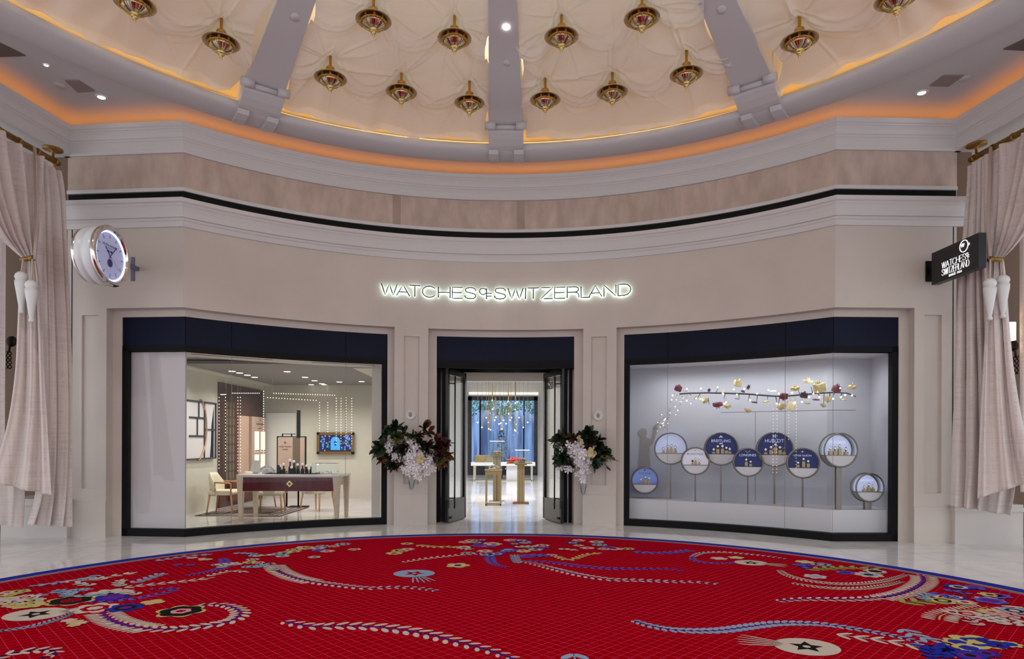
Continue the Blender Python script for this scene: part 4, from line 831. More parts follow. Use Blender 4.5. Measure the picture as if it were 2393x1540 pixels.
def gift(kind, u, v, sz, m_, rz, lab, ry=0.0, m2=None):
    c = W(u, v, -.55); sz = .8 * sz / FPX * c.y; t = thing('hanging_gift', lab, 'gift ornament', c, group='gift ornaments on the branch'); t.rotation_euler = (.2, ry, rz)
    mb = MB()
    if kind == 'box': mb.rbox((0, 0, 0), (sz, sz, sz), sz * .04); mb.build('box', m_, t)
    elif kind == 'flat': mb.rbox((0, 0, 0), (sz * 1.2, sz * .9, sz * .5), sz * .04); mb.build('box', m_, t)
    elif kind == 'disc': mb.lathe([(0, -sz * .08), (sz * .5, -sz * .07), (sz * .52, 0), (sz * .5, sz * .07), (0, sz * .08)], 18); mb.build('disc', m_, t)
    elif kind == 'star':
        for k in range(7):
            a = k * .9; d = Vector((math.cos(a), math.sin(a * 1.7) * .4, math.sin(a))) * sz * .6; e = Vector((-d.z, 0, d.x)) * .3; mb.add([-d, e, d, -e, Vector((0, sz * .25, 0))], [(0, 1, 4), (1, 2, 4), (2, 3, 4), (3, 0, 4), (0, 3, 2, 1)])
        mb.build('star', m_, t)
    if kind in ('box', 'flat'):
        mb = MB(); h = sz * (.5 if kind == 'box' else .25); w_ = sz * (.5 if kind == 'box' else .6); d_ = sz * (.5 if kind == 'box' else .45)
        mb.box((0, 0, 0), (sz * .14, 2 * d_ + .004, 2 * h + .004)); mb.box((0, 0, 0), (2 * w_ + .004, sz * .14, 2 * h + .004)); s2 = -1 if v > 925 else 1
        for sx in (-1, 1): mb.tube([(0, 0, s2 * h), (sx * sz * .25, -.0, s2 * (h + sz * .22)), (sx * sz * .38, 0, s2 * (h + sz * .12)), (0, 0, s2 * h)], sz * .06, 6, flat=.5); mb.tube([(0, 0, s2 * h), (sx * sz * .22, 0, s2 * (h + sz * .38))], sz * .05, 5)
        mb.build('ribbon', m2 or m_, t)
    if kind != 'star' or True:
        mb = MB(); mb.tube([(0, 0, 0), (0, 0, .0)], .001, 3) if 0 else None
GF = [('box', 1585, 908, 15, 'gift_burgundy', .7, 'burgundy box at the left tip of branch'), ('box', 1647, 935, 13, 'gift_gold', .5, 'gold box under the left part of branch'), ('star', 1657, 912, 12, 'gift_dark', .2, 'dark star sitting on the branch at left'), ('flat', 1677, 945, 20, 'gift_burgundy', 0, 'wide burgundy box with a hanging bow'), ('flat', 1700, 949, 14, 'gift_gold', .4, 'gold box just right of the wide burgundy one'),
      ('box', 1724, 896, 17, 'gift_gold', .6, 'gold box raised highest left of the middle'), ('star', 1749, 905, 16, 'gift_dark', .5, 'dark plum star above the branch'), ('disc', 1722, 932, 11, 'gift_plum', .3, 'plum disc under the branch, left of the middle'), ('flat', 1748, 958, 15, 'gift_gold', 0, 'gold box hanging lowest with a bow'), ('disc', 1763, 940, 17, 'gift_dark', .8, 'large dark disc below the branch'),
      ('disc', 1790, 938, 17, 'gift_gold', 0, 'flat gold disc below the middle of branch'), ('disc', 1807, 914, 17, 'gift_white', 0, 'white patterned disc above the branch'), ('box', 1832, 926, 16, 'gift_burgundy', .5, 'bright burgundy box on the branch'), ('box', 1825, 949, 15, 'gift_gold', .2, 'gold box under the bright burgundy box'), ('box', 1848, 947, 21, 'gift_pale', .1, 'large pale gold box below the branch'), ('flat', 1858, 908, 18, 'gift_gold', .6, 'slanting gold box above the branch, right of middle'),
      ('box', 1879, 924, 15, 'gift_dark', .6, 'dark wine box on the branch'), ('flat', 1888, 892, 19, 'gift_pale', .4, 'topmost pale box above the branch'), ('disc', 1885, 942, 19, 'gift_gold', .2, 'gold disc below the dark wine box'), ('box', 1915, 906, 25, 'gift_gold', .1, 'largest gold box above the branch'), ('disc', 1907, 934, 19, 'gift_plum', .1, 'flat plum disc below the largest gold box'), ('flat', 1924, 947, 12, 'gift_gold', .4, 'small gold box hanging low at the right'),
      ('box', 1935, 932, 14, 'gift_gold', .8, 'gold box just under the right part of branch'), ('box', 1955, 909, 18, 'gift_burgundy', .3, 'plum red box near the right end, tilted'), ('disc', 1970, 934, 18, 'gift_gold', .2, 'dull gold disc near the right end of branch'), ('flat', 1991, 905, 20, 'gift_gold', .9, 'gold box at the right end of branch'), ('star', 1625, 930, 12, 'gift_gold', .4, 'gold star under the left end of branch'), ('star', 1690, 915, 14, 'gift_pale', .6, 'pale gold star on the left half of branch'), ('flat', 1736, 915, 8, 'gift_burgundy', .2, 'tiny red box on the branch')]
for g_ in GF: gift(g_[0], g_[1], g_[2], g_[3], g_[4], g_[5], g_[6] + (' in the display window' if len(g_[6].split()) < 7 else ''), ry=.3 * math.sin(g_[1]), m2='gift_dark' if g_[4] == 'gift_burgundy' else None)
mb = MB(); L_ = [(1572, 924), (1605, 909), (1638, 908), (1677, 905), (1605, 936), (1627, 931), (1637, 932), (1715, 910), (1739, 909), (1722, 922), (1769, 920), (1753, 935), (1693, 943), (1796, 912), (1820, 920), (1815, 943), (1851, 918), (1846, 941), (1858, 940), (1874, 939), (1891, 928), (1901, 920), (1915, 928), (1947, 932), (1964, 907), (1965, 928), (1975, 923), (1991, 924), (1697, 940), (1690, 921)]
for u, v in L_:
    c = W(u, v, -.50); mb.sphere(c, .013, 8, 0); q = W(u, min(max(v, 916), 922), -.62); mb.tube([c, q], .0015, 4, 1)
tag(mb.build('fairy_light_string', ['fairy_light', 'branch']), 'warm fairy lights scattered along the bare branch', 'light string')
mb = MB()
for u in (1600, 1720, 1850, 1975): p = W(u, 919); mb.tube([p, Vector((p.x, p.y, ZG + .01))], .0005, 3)
mb.build('hanging_wire', 'silver', BR)
# more added glowing beads that imitate reflections in this window's glass
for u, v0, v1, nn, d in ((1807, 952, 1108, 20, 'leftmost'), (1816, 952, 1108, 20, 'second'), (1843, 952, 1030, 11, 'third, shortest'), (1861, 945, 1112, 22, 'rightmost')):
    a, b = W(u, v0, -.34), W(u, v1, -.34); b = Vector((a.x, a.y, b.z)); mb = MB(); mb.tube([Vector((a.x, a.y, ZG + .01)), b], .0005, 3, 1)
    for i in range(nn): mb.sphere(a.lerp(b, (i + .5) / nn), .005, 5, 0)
    tag(mb.build('bead_reflection', ['reflection_bead', 'display_grey']), d + ' row of tiny glowing beads imitating reflections in the display window', 'light string', 'glowing beads imitating reflections in the display window')
# ---------------------------------------------------------------- centre shop furniture
mat('gold_metal', (150, 130, 92), .35, metal=.5, noise=.1, nscale=6); mat('tree_green', (20, 34, 28), .7, noise=.5, nscale=30); mat('red_bauble', (190, 50, 40), .2, coat=.5)
t = thing('pedestal_display', 'gold fluted pedestal right of centre inside the entrance', 'pedestal', (*on_y(1217, 1177, 15.25).xy, 0))
mb = MB(); mb.box((0, 0, .018), (.38, .30, .035)); mb.build('base', 'bronze', t); mb = MB()
for x in (-.06, 0, .06): mb.box((x, 0, .47), (.055, .16, .9))
mb.box((0, .02, .47), (.165, .15, .9)); mb.build('column', 'gold_metal', t); mb = MB(); mb.box((0, 0, .93), (.28, .26, .03)); mb.box((-.04, 0, .96), (.60, .32, .03)); mb.build('tray', 'gold_metal', t)
mb = MB(); mb.box((.03, 0, 1.12), (.33, .26, .30)); mb.build('glass_case', 'vitrine_glass', t); mb = MB(); mb.box((.03, -.13, 1.27), (.34, .008, .010)); mb.box((.03, .13, 1.27), (.34, .008, .010)); mb.build('case_edge', 'lamp_dim', t)
def ornament(name, lab, loc, m_, n, spread, r, cat='ornament'):
    mb = MB(); rr2 = random.Random(int(loc[0] * 1000))
    for k in range(n): mb.sphere((rr2.uniform(-spread, spread), rr2.uniform(-spread * .5, spread * .5), r + rr2.random() * spread * .6), r * rr2.uniform(.7, 1.1), 8)
    mb.lathe([(0, 0), (spread * .9, 0), (spread * .9, r), (0, r)], 12); return tag(mb.build(name, m_, loc=loc), lab, cat)
p = on_y(1217, 1080, 15.25); ornament('jewellery_display', 'gilt jewellery display under glass on the right pedestal', (p.x + .02, p.y, .975), 'gold_metal', 8, .09, .03, 'jewellery'); ornament('red_baubles', 'red baubles beside the glass case on the right pedestal', (p.x - .24, p.y, .975), 'red_bauble', 5, .07, .035, 'baubles')
t = thing('pedestal_display', 'taller gold pedestal behind the front frame stand, left of centre', 'pedestal', (*on_y(1161, 1172, 15.6).xy, 0))
mb = MB(); mb.box((0, 0, .015), (.38, .3, .03)); mb.build('base', 'silver', t); mb = MB()
for x in (-.05, .05): mb.box((x, 0, .57), (.085, .16, 1.1))
mb.box((0, .03, .57), (.17, .12, 1.1)); mb.build('column', 'gold_metal', t); mb = MB(); mb.box((0, 0, 1.125), (.32, .28, .03)); mb.build('tray', 'gold_metal', t)
mb = MB(); mb.box((0, 0, 1.31), (.34, .26, .34)); mb.build('glass_case', 'vitrine_glass', t); mb = MB(); mb.box((0, -.13, 1.48), (.35, .008, .010)); mb.box((0, .13, 1.48), (.35, .008, .010)); mb.build('case_edge', 'lamp_dim', t)
p = on_y(1163, 1060, 15.6); ornament('jewellery_display', 'small gilt pyramid of jewellery under the taller glass case', (p.x, p.y, 1.142), 'gold_block', 9, .08, .03, 'jewellery')
t = thing('frame_stand', 'open gold frame stand nearest the entrance, left of centre', 'display stand', (*on_y(1153, 1180, 14.9).xy, 0))
mb = MB()
for sx in (-1, 1):
    for sy in (-1, 1): mb.box((sx * .165, sy * .13, .35), (.035, .035, .70))
mb.box((0, -.13, .015), (.365, .035, .03)); mb.box((0, .13, .015), (.365, .035, .03)); mb.build('leg_frame', 'gold_metal', t); mb = MB(); mb.box((0, 0, .75), (.38, .30, .10)); mb.build('drawer_box', 'gold_metal', t); mb = MB(); mb.box((0, 0, .815), (.40, .32, .025)); mb.build('top_plate', 'pale_brass', t)
mb = MB(); mb.box((0, 0, .97), (.38, .30, .28)); mb.build('glass_case', 'vitrine_glass', t)
p = on_y(1153, 1090, 14.9); ornament('jewellery_display', 'clear sparkling jewellery group on the front frame stand', (p.x, p.y, .83), 'silver', 12, .12, .025, 'jewellery')
p0, p1 = on_y(1102, 1085, 24), on_y(1250, 1085, 24); t = thing('display_table', 'long white display table at the back of shop', 'table', ((p0.x + p1.x) / 2, 24, 0)); ww = p1.x - p0.x
mb = MB(); mb.box((0, 0, .62), (ww, .8, .12)); mb.build('table_top', 'white_paint', t)
for sx in (-1, 1):
    mb = MB(); x = sx * (ww / 2 - .12)
    for sy in (-1, 1): mb.box((x, sy * .36, .28), (.06, .04, .56))
    mb.box((x, 0, .02), (.06, .74, .03)); mb.build('leg_frame', 'silver', t)
mb = MB(); mb.box((0, .36, .02), (ww - .24, .04, .03)); mb.box((0, -.36, .02), (ww - .24, .04, .03)); mb.build('floor_rail', 'silver', t); mb = MB(); mb.box((.33, 0, .28), (.42, .5, .56)); mb.build('cabinet', 'display_white', t)
p = on_y(1140, 1075, 24); blk('glass_topped_box', 'gold_metal', (.95, .5, .26), (p.x, 24, .68), 'low gold box case on the left half of white table', 'display case'); p = on_y(1200, 1075, 24); ornament('red_baubles', 'red and white baubles on the white table', (p.x + .05, 23.8, .68), 'red_bauble', 7, .16, .07, 'baubles')
c = on_y(1172, 1100, 25.3); t = thing('christmas_tree', 'slim dark decorated tree behind the white table', 'tree', (c.x, 25.3, 0)); mb = MB(); rr = random.Random(5)
for k in range(900):
    z = .15 + 1.75 * rr.random() ** 1.2; R = .36 * (1 - (z - .15) / 1.85) + .03; a = rr.uniform(0, 2 * PI); q = Vector((R * rr.uniform(.3, 1) * math.cos(a), R * rr.uniform(.3, 1) * math.sin(a), z)); d = Vector((math.cos(a), math.sin(a), -.3)) * .09; e = Vector((-math.sin(a), math.cos(a), .2)) * .018; mb.add([q, q + d * .5 + e, q + d, q + d * .5 - e], [(0, 1, 2, 3)])
mb.build('foliage', 'tree_green', t); mb = MB(); mb.tube([(0, 0, 0), (0, 0, 1.7)], [.04, .01], 8); mb.build('trunk', 'bronze', t); mb = MB()
for k in range(46): z = .2 + 1.5 * rr.random(); R = .36 * (1 - (z - .15) / 1.85) + .05; a = rr.uniform(0, 2 * PI); mb.sphere((R * math.cos(a), R * math.sin(a), z), .026, 6, rr.choice((0, 0, 1)))
o = mb.build('baubles', ['silver', 'gold_metal'], t); o['kind'] = 'stuff'
mb = MB(); mb.sphere((0, 0, 1.93), .09, 10); mb.build('topper', 'silver', t)
# chandelier
mat('bulb', (255, 250, 240), emit=14)
t = thing('chandelier', 'chandelier of slim gold pendants with glowing tips inside the entrance', 'chandelier', (-.3, 20.2, 3.88))
mb = MB(); mb.box((0, 0, -.02), (1.9, .9, .05)); mb.build('canopy', 'white_paint', t)
for k, (x, y) in enumerate(((187, 447), (237, 507), (290, 390), (318, 447), (319, 525), (341, 537), (362, 183), (367, 290), (403, 385), (391, 420), (443, 466), (462, 458), (498, 422), (527, 462), (552, 193), (557, 345), (577, 420), (593, 390), (638, 215), (635, 293), (644, 470), (632, 538), (641, 548), (683, 390), (733, 507), (785, 447))):
    yy = 19.8 + (k * 7 % 9) * .09; p = on_y(1080 + x * .1947, 900 + y * .1947, yy) - Vector((-.3, 20.2, 3.88)); L = .28 + (k * 5 % 7) * .06
    mb = MB(); mb.tube([p + Vector((0, 0, .03)), p + Vector((0, 0, .03 + L))], .013, 7, 0); mb.tube([p + Vector((0, 0, .03 + L)), Vector((p.x, p.y, -.04))], .004, 4, 0); o = mb.build('pendant_rod', 'gold_metal', t)
    mb = MB(); mb.sphere(p, .018, 8); mb.build('bulb', 'bulb', o)
t = thing('wall_shelf', 'narrow shelf of small goods along the right side wall', 'shelf', (1.93, 21.2, 0)); mb = MB(); mb.box((0, 0, .6), (.10, .8, 1.2)); mb.build('carcass', 'grille', t)
mb = MB()
for k in range(8): mb.box((-.06, 0, .15 + k * .14), (.03, .7, .02))
mb.build('shelf', 'silver', t)
# ---------------------------------------------------------------- signs
LET = {'W': (1.25, [[(0, 1), (.31, 0), (.625, 1), (.94, 0), (1.25, 1)]]), 'A': (1.05, [[(0, 0), (.52, 1), (1.05, 0)], [(.2, .36), (.85, .36)]]), 'T': (.9, [[(0, 1), (.9, 1)], [(.45, 1), (.45, 0)]]),
       'C': (1.1, [[(.55 + .55 * math.cos(a), .5 + .5 * math.sin(a)) for a in [math.radians(38 + i * 284 / 20) for i in range(21)]]]), 'H': (.95, [[(0, 0), (0, 1)], [(.95, 0), (.95, 1)], [(0, .5), (.95, .5)]]),
       'E': (.85, [[(.85, 1), (0, 1), (0, 0), (.85, 0)], [(0, .52), (.8, .52)]]), 'S': (.92, [[(.9, .72), (.84, .88), (.68, .98), (.46, 1), (.22, .97), (.07, .86), (.06, .72), (.16, .60), (.46, .52), (.76, .44), (.88, .32), (.88, .17), (.74, .04), (.46, 0), (.2, .03), (.04, .15), (.01, .28)]]),
       'I': (.0, [[(0, 0), (0, 1)]]), 'Z': (.95, [[(.05, 1), (.95, 1), (0, 0), (.95, 0)]]), 'R': (.95, [[(0, 0), (0, 1), (.6, 1), (.8, .96), (.9, .84), (.9, .68), (.8, .56), (.6, .52), (0, .52)], [(.62, .52), (.84, .44), (.93, .3), (.95, 0)]]), 'L': (.75, [[(0, 1), (0, 0), (.75, 0)]]),
       'N': (.95, [[(0, 0), (0, 1), (.95, 0), (.95, 1)]]), 'D': (1.0, [[(0, 0), (0, 1), (.5, 1), (.75, .93), (.93, .75), (1.0, .5), (.93, .25), (.75, .07), (.5, 0), (0, 0)]]),
       'O': (.0, [[]]), 'of': (.95, [[(.28 + .28 * math.cos(a), .68 + .28 * math.sin(a)) for a in [2 * PI * i / 18 for i in range(19)]], [(.56, .96), (.56, -.02)], [(.56, .52), (1.02, .52)], [(.56, .25), (.98, .25)]])}
mat('sign_metal', (58, 70, 72), .4, metal=.3); mat('halo', (235, 255, 252), emit=7, ecol=(226, 255, 248))
SU0, SU1 = S(891, .06, 4.1), S(1474, .06, 4.1); hL = .195; zs = 4.02
word = list('WATCHES') + ['of'] + list('SWITZERLAND'); gap = .17; units = []
x = 0
for i, ch in enumerate(word):
    wd_ = LET[ch][0]
    if ch == 'of': x += .12
    if i and (word[i - 1], ch) in (('W', 'A'), ('A', 'T'), ('L', 'A')): x -= .22 if ch != 'A' or word[i - 1] != 'L' else .30
    if i and word[i - 1] == 'I' or ch == 'I': x += .02
    units.append((x, ch)); x += wd_ + gap
    if ch == 'of': x += .10
tot = x - gap; k_ = (SU1 - SU0) / tot
t = thing('sign_lettering', 'long row of thin halo lit letters on the wall above the entrance', 'sign', (*P(0, 0), zs))
for ux, ch in units:
    lm, hm = MB(), MB()
    for st_ in LET[ch][1]:
        dense = [st_[0]]
        for a, b in zip(st_, st_[1:]):
            for q in range(1, 4): dense.append((a[0] + (b[0] - a[0]) * q / 3, a[1] + (b[1] - a[1]) * q / 3))
        for mb_, off, r, fl in ((lm, .055, .0102, 1), (hm, .030, .0085, .5)):
            pts = []
            for (lx, lz) in dense: q = P(SU0 + (ux + lx) * k_, off); pts.append(Vector((q.x, q.y, zs + lz * hL)) - Vector((*P(0, 0), zs)))
            mb_.tube(pts, r, 6)
    o = lm.build('letter', 'sign_metal', t); hm.build('halo_light', 'halo', o)
# projecting clock
CKX, CKY, CKZ = -5.37, 8.60, 3.945
mat('clock_white', (226, 228, 230), .3, coat=.3); mat('chrome', (225, 222, 220), .08, metal=1); mat('clock_glow', (190, 215, 255), emit=5, ecol=(195, 220, 255)); mat('clock_face', (196, 200, 232), .4, emit=.18, ecol=(170, 180, 235)); mat('clock_blue', (50, 62, 120), .4); mat('clock_grey', (110, 112, 140), .5)
t = thing('projecting_clock', 'round white and chrome clock projecting from the left end wall', 'clock', (CKX, CKY, CKZ)); t.rotation_euler = (0, PI / 2, 0); QR = .40
# local z -> world +x ; local x -> world -z
def flip(prof): return prof
mb = MB(); mb.lathe([(.345, -.27), (.365, -.27), (.375, -.255), (.375, -.20), (.36, -.19), (.36, -.16), (.385, -.15), (.39, -.13), (.39, -.045), (.375, -.035)], 64); mb.build('drum', 'clock_white', t)
mb = MB(); mb.lathe([(.37, -.04), (.40, -.035), (.405, -.01), (.395, .012), (.37, .02), (.345, .018), (.33, .0), (.325, -.02)], 64); mb.build('front_bezel', 'chrome', t)
mb = MB(); mb.lathe([(.345, -.265), (.36, -.27), (.36, -.305), (.345, -.315), (.32, -.315)], 64); mb.lathe([(0, -.30), (.345, -.30)], 40); mb.build('rear_bezel', 'chrome', t)
mb = MB(); mb.lathe([(0, -.030), (.326, -.030)], 48); mb.build('dial', 'clock_face', t)
mb = MB(); mb.lathe([(.312, -.027), (.330, -.012)], 64); mb.build('light_ring', 'clock_glow', t)
mb = MB()
def dl(a, r0, r1, wdt, z=-.026): d = Vector((-math.cos(a), math.sin(a), 0)); e = Vector((d.y, -d.x, 0)) * wdt; c0 = Vector((0, 0, z)); mb.add([c0 + d * r0 + e, c0 + d * r1 + e, c0 + d * r1 - e, c0 + d * r0 - e], [(0, 1, 2, 3)])
for k in range(12): dl(k * PI / 6, .235, .285, .006)
for k in range(60): dl(k * PI / 30, .292, .298, .0015)
mb.build('hour_marks', 'clock_grey', t)
mb = MB(); dl(math.radians(-42), -.03, .15, .008, -.020); dl(math.radians(42), -.04, .20, .007, -.018); mb.build('hand', 'clock_blue', t)
mb = MB(); dl(math.radians(130), 0, .26, .003, -.016); mb.build('hand', 'clock_grey', t)
mb = MB(); vs, fs = textmesh('PATEK PHILIPPE', .045, .0005); mb.add([(-z_, x_, -.024) for x_, y_, z_ in [(p[0], p[1], p[2] + .135) for p in vs]], fs); vs, fs = textmesh('GENEVE', .028, .0005); mb.add([(-z_, x_, -.024) for x_, y_, z_ in [(p[0], p[1], p[2] + .10) for p in vs]], fs); mb.build('dial_lettering', 'clock_grey', t)
mb = MB()
for a0_, b0_ in ((-.03, .06), (.03, .06)): mb.box((-b0_, a0_, -.025), (.03, .04, .002))
mb.lathe([(0, -.024), (.055, -.024)], 20, (.09, 0, 0)); mb.build('moon_window', 'clock_blue', t)
mb = MB(); mb.M = Matrix.Translation((-.12, 0, 0)); wy_ = P(S(300, 0, 3.9), 0).y; mb.box((0, (wy_ - CKY + QR) / 2 - .05, -.30), (.06, wy_ - CKY - QR + .12, .05)); mb.box((0, wy_ - CKY - .012, -.37), (.36, .03, .05)); mb.build('wall_bracket', 'clock_grey', t)
# projecting sign box on the right
t = thing('projecting_sign', 'black sign box with glowing white letters projecting at the right end', 'sign', (6.09, 8.86, 4.01)); mat('sign_black', (16, 12, 18), .35)
mb = MB(); mb.box((.05, 0, 0), (.10, .94, .46)); mb.build('sign_box', 'sign_black', t); mb = MB(); mb.box((.05, .52, 0), (.05, .14, .10)); mb.box((.05, .585, 0), (.12, .02, .3)); mb.build('wall_bracket', 'black', t)
mat('sign_letter', (255, 255, 255), emit=1.0); mb = MB()
def wr(word_, z0, h, x0, x1, r=.0040):
    xs = 0; un_ = []
    for ch in word_: un_.append((xs, ch)); xs += LET[ch][0] + .16 + (.12 if ch == 'I' else 0)
    kk = (x1 - x0) / (xs - .16)
    for xx, ch in un_:
        for st_ in LET[ch][1]: mb.tube([(-.004, -(x0 + (xx + lx) * kk), z0 + lz * h) for lx, lz in st_], r, 5, flat=.6)
# local +y is away from the viewer, which is the left side of the lettering
wr(list('WATCHES') + ['of'], -.055, .085, -.24, .30); wr(list('SWITZERLAND'), -.155, .085, -.24, .30)
mb.tube([(-.004, -.20 + .078 * math.cos(2 * PI * k / 30), .135 + .078 * math.sin(2 * PI * k / 30)) for k in range(31)], .006, 5, caps=False); mb.box((-.004, -.292, .135), (.006, .025, .03))
for k in range(2): mb.tube([(-.004, -.145 - .03 * k, .175), (-.004, -.16 - .03 * k, .13), (-.004, -.175 - .03 * k, .175)], .005, 5)
vs, fs = textmesh('SINCE 1924', .042, .001, spacing=1.25); mb.add([(-.003, -p[0] - .03, p[2] - .19) for p in vs], fs)
mb.build('lettering', 'sign_letter', t)
# ---------------------------------------------------------------- curtains
def cloth_mat(name, rgb):
    m = mat(name, rgb, .85); nt = m.node_tree; b = nt.nodes['Principled BSDF']; b.inputs['Sheen Weight'].default_value = .2
    tc = nt.nodes.new('ShaderNodeTexCoord'); w1 = nt.nodes.new('ShaderNodeTexNoise'); w1.inputs['Scale'].default_value = 1; mp = nt.nodes.new('ShaderNodeMapping'); mp.inputs['Scale'].default_value = (2, 2, 38)
    w2 = nt.nodes.new('ShaderNodeTexNoise'); w2.inputs['Scale'].default_value = 1; mp2 = nt.nodes.new('ShaderNodeMapping'); mp2.inputs['Scale'].default_value = (26, 26, 1.2)
    ad = nt.nodes.new('ShaderNodeMath'); ad.operation = 'ADD'; r = nt.nodes.new('ShaderNodeValToRGB'); r.color_ramp.elements[0].position = .75; r.color_ramp.elements[1].position = 1.2
    c = lin(rgb); r.color_ramp.elements[0].color = (*[x * .93 for x in c], 1); r.color_ramp.elements[1].color = (*[min(1, x * 1.06) for x in c], 1); r.color_ramp.elements[1].position = 1.0; r.color_ramp.elements[0].position = .8
    for a, b_ in ((mp, w1), (mp2, w2)): nt.links.new(tc.outputs['Object'], a.inputs[0]); nt.links.new(a.outputs[0], b_.inputs['Vector'])
    nt.links.new(w1.outputs[0], ad.inputs[0]); nt.links.new(w2.outputs[0], ad.inputs[1]); nt.links.new(ad.outputs[0], r.inputs[0]); nt.links.new(r.outputs[0], b.inputs['Base Color'])
cloth_mat('curtain_cloth', (222, 209, 203)); mat('cord', (200, 180, 165), .7); mat('tassel_white', (228, 226, 224), .35); mat('rod_brass', (150, 115, 50), .4, metal=.6, noise=.3, nscale=12); mat('iron', (40, 28, 22), .5, metal=.5)
def drape(name, parent, levels, pleats, amp, seed, hem=None, M_=90, phase=0.0, out=(0, 0)):
    # levels: [(left edge point, right edge point)] from top to bottom
    rr = random.Random(seed); N = 70; vs = []; K = len(levels) - 1; ph = [rr.uniform(-1, 1) for _ in range(6)]
    def edge(side, t):
        x = t * K; i = min(int(x), K - 1); f = x - i; p0 = levels[max(i - 1, 0)][side]; p1 = levels[i][side]; p2 = levels[i + 1][side]; p3 = levels[min(i + 2, K)][side]
        return .5 * ((2 * p1) + (p2 - p0) * f + (2 * p0 - 5 * p1 + 4 * p2 - p3) * f * f + (3 * p1 - p0 - 3 * p2 + p3) * f ** 3)
    for j in range(N + 1):
        t = j / N; a, b = edge(0, t), edge(1, t); d = b - a; L = math.hypot(d.x, d.y); n = Vector((d.y, -d.x, 0)); n = n / (n.length + 1e-6)
        if n.x * (CX - a.x) < 0: n = -n
        am = amp(t) if callable(amp) else amp; am = min(am, L * .22)
        for i in range(M_ + 1):
            s_ = i / M_; w_ = s_ + .035 * math.sin(s_ * 9 + ph[0] * 3 + t * 2.2) + .02 * math.sin(s_ * 21 + ph[1] * 4); q = 2 * PI * (w_ * pleats + phase)
            o_ = am * (math.sin(q) + .35 * math.sin(2 * q + ph[2] * 2 + t * 2) + .3 * math.sin(q * .5 + ph[3] * 3 + t * 3))
            vs.append(a + d * s_ + n * o_)
    mb = MB(); mb.add(vs, [(j * (M_ + 1) + i, j * (M_ + 1) + i + 1, (j + 1) * (M_ + 1) + i + 1, (j + 1) * (M_ + 1) + i) for j in range(N) for i in range(M_)], 0, True)
    o = mb.build(name, 'curtain_cloth', parent); s2 = o.modifiers.new('cloth', 'SOLIDIFY'); s2.thickness = .006; return o
Y = on_y
t = thing('curtain', 'tall pink beige linen curtain with swag at the left edge of photo', 'curtain', (0, 0, 0))
drape('straight_drape', t, [(Y(84, 366, 9.15), Y(136, 400, 9.58)), (Y(88, 450, 9.1), Y(146, 460, 9.55)), (Y(90, 600, 9.0), Y(153, 600, 9.48)), (Y(93, 800, 8.95), Y(163, 800, 9.42)), (Y(92, 1000, 8.9), Y(166, 1000, 9.38)), (Y(80, 1150, 8.85), Y(166, 1150, 9.3)), (Y(62, 1226, 8.8), Y(168, 1232, 9.22))], 3.2, lambda t: .045 + .03 * t, 1)
drape('swag', t, [(Y(-150, 222, 7.6), Y(84, 366, 9.12)), (Y(-110, 330, 7.7), Y(84, 430, 9.05)), (Y(-60, 450, 7.95), Y(84, 500, 8.98)), (Y(-12, 535, 8.3), Y(84, 560, 8.9)), (Y(28, 580, 8.6), Y(84, 590, 8.85)), (Y(54, 604, 8.75), Y(82, 606, 8.82))], 5.5, lambda t: .07 * (1 - t) + .012, 2)
drape('tied_fall', t, [(Y(54, 604, 8.72), Y(84, 606, 8.80)), (Y(46, 660, 8.68), Y(92, 660, 8.8)), (Y(42, 760, 8.64), Y(98, 760, 8.78)), (Y(36, 880, 8.6), Y(104, 880, 8.75)), (Y(18, 1000, 8.52), Y(112, 1000, 8.7)), (Y(-20, 1128, 8.4), Y(122, 1158, 8.65))], 2.3, lambda t: .02 + .05 * t, 3)
drape('under_fold', t, [(Y(-30, 1080, 8.9), Y(58, 1100, 9.0)), (Y(-30, 1160, 8.9), Y(56, 1175, 9.0)), (Y(-30, 1222, 8.9), Y(53, 1234, 9.0))], 1.6, .03, 4)
t = thing('curtain', 'tall pink beige linen curtain with swag at the right edge of photo', 'curtain', (0, 0, 0))
drape('straight_drape', t, [(Y(2266, 388, 9.3), Y(2314, 362, 8.92)), (Y(2262, 450, 9.3), Y(2316, 450, 8.9)), (Y(2250, 580, 9.27), Y(2318, 580, 8.86)), (Y(2240, 700, 9.25), Y(2330, 700, 8.85)), (Y(2234, 850, 9.22), Y(2345, 850, 8.8)), (Y(2228, 1000, 9.2), Y(2362, 1000, 8.7)), (Y(2224, 1100, 9.18), Y(2375, 1100, 8.6)), (Y(2222, 1182, 9.15), Y(2362, 1205, 8.6))], 4.2, lambda t: .04 + .03 * t, 5)
drape('swag', t, [(Y(2312, 362, 8.95), Y(2540, 232, 7.5)), (Y(2312, 430, 8.9), Y(2505, 330, 7.6)), (Y(2312, 500, 8.85), Y(2455, 440, 7.9)), (Y(2312, 560, 8.8), Y(2405, 530, 8.15)), (Y(2312, 590, 8.76), Y(2370, 578, 8.4)), (Y(2313, 606, 8.72), Y(2344, 604, 8.6))], 5.5, lambda t: .07 * (1 - t) + .012, 6)
drape('tied_fall', t, [(Y(2313, 606, 8.70), Y(2344, 604, 8.56)), (Y(2308, 660, 8.7), Y(2350, 660, 8.5)), (Y(2302, 760, 8.68), Y(2358, 760, 8.45)), (Y(2296, 880, 8.64), Y(2372, 880, 8.4)), (Y(2290, 1000, 8.6), Y(2394, 1000, 8.3)), (Y(2284, 1165, 8.55), Y(2430, 1120, 8.15))], 2.6, lambda t: .02 + .045 * t, 7)
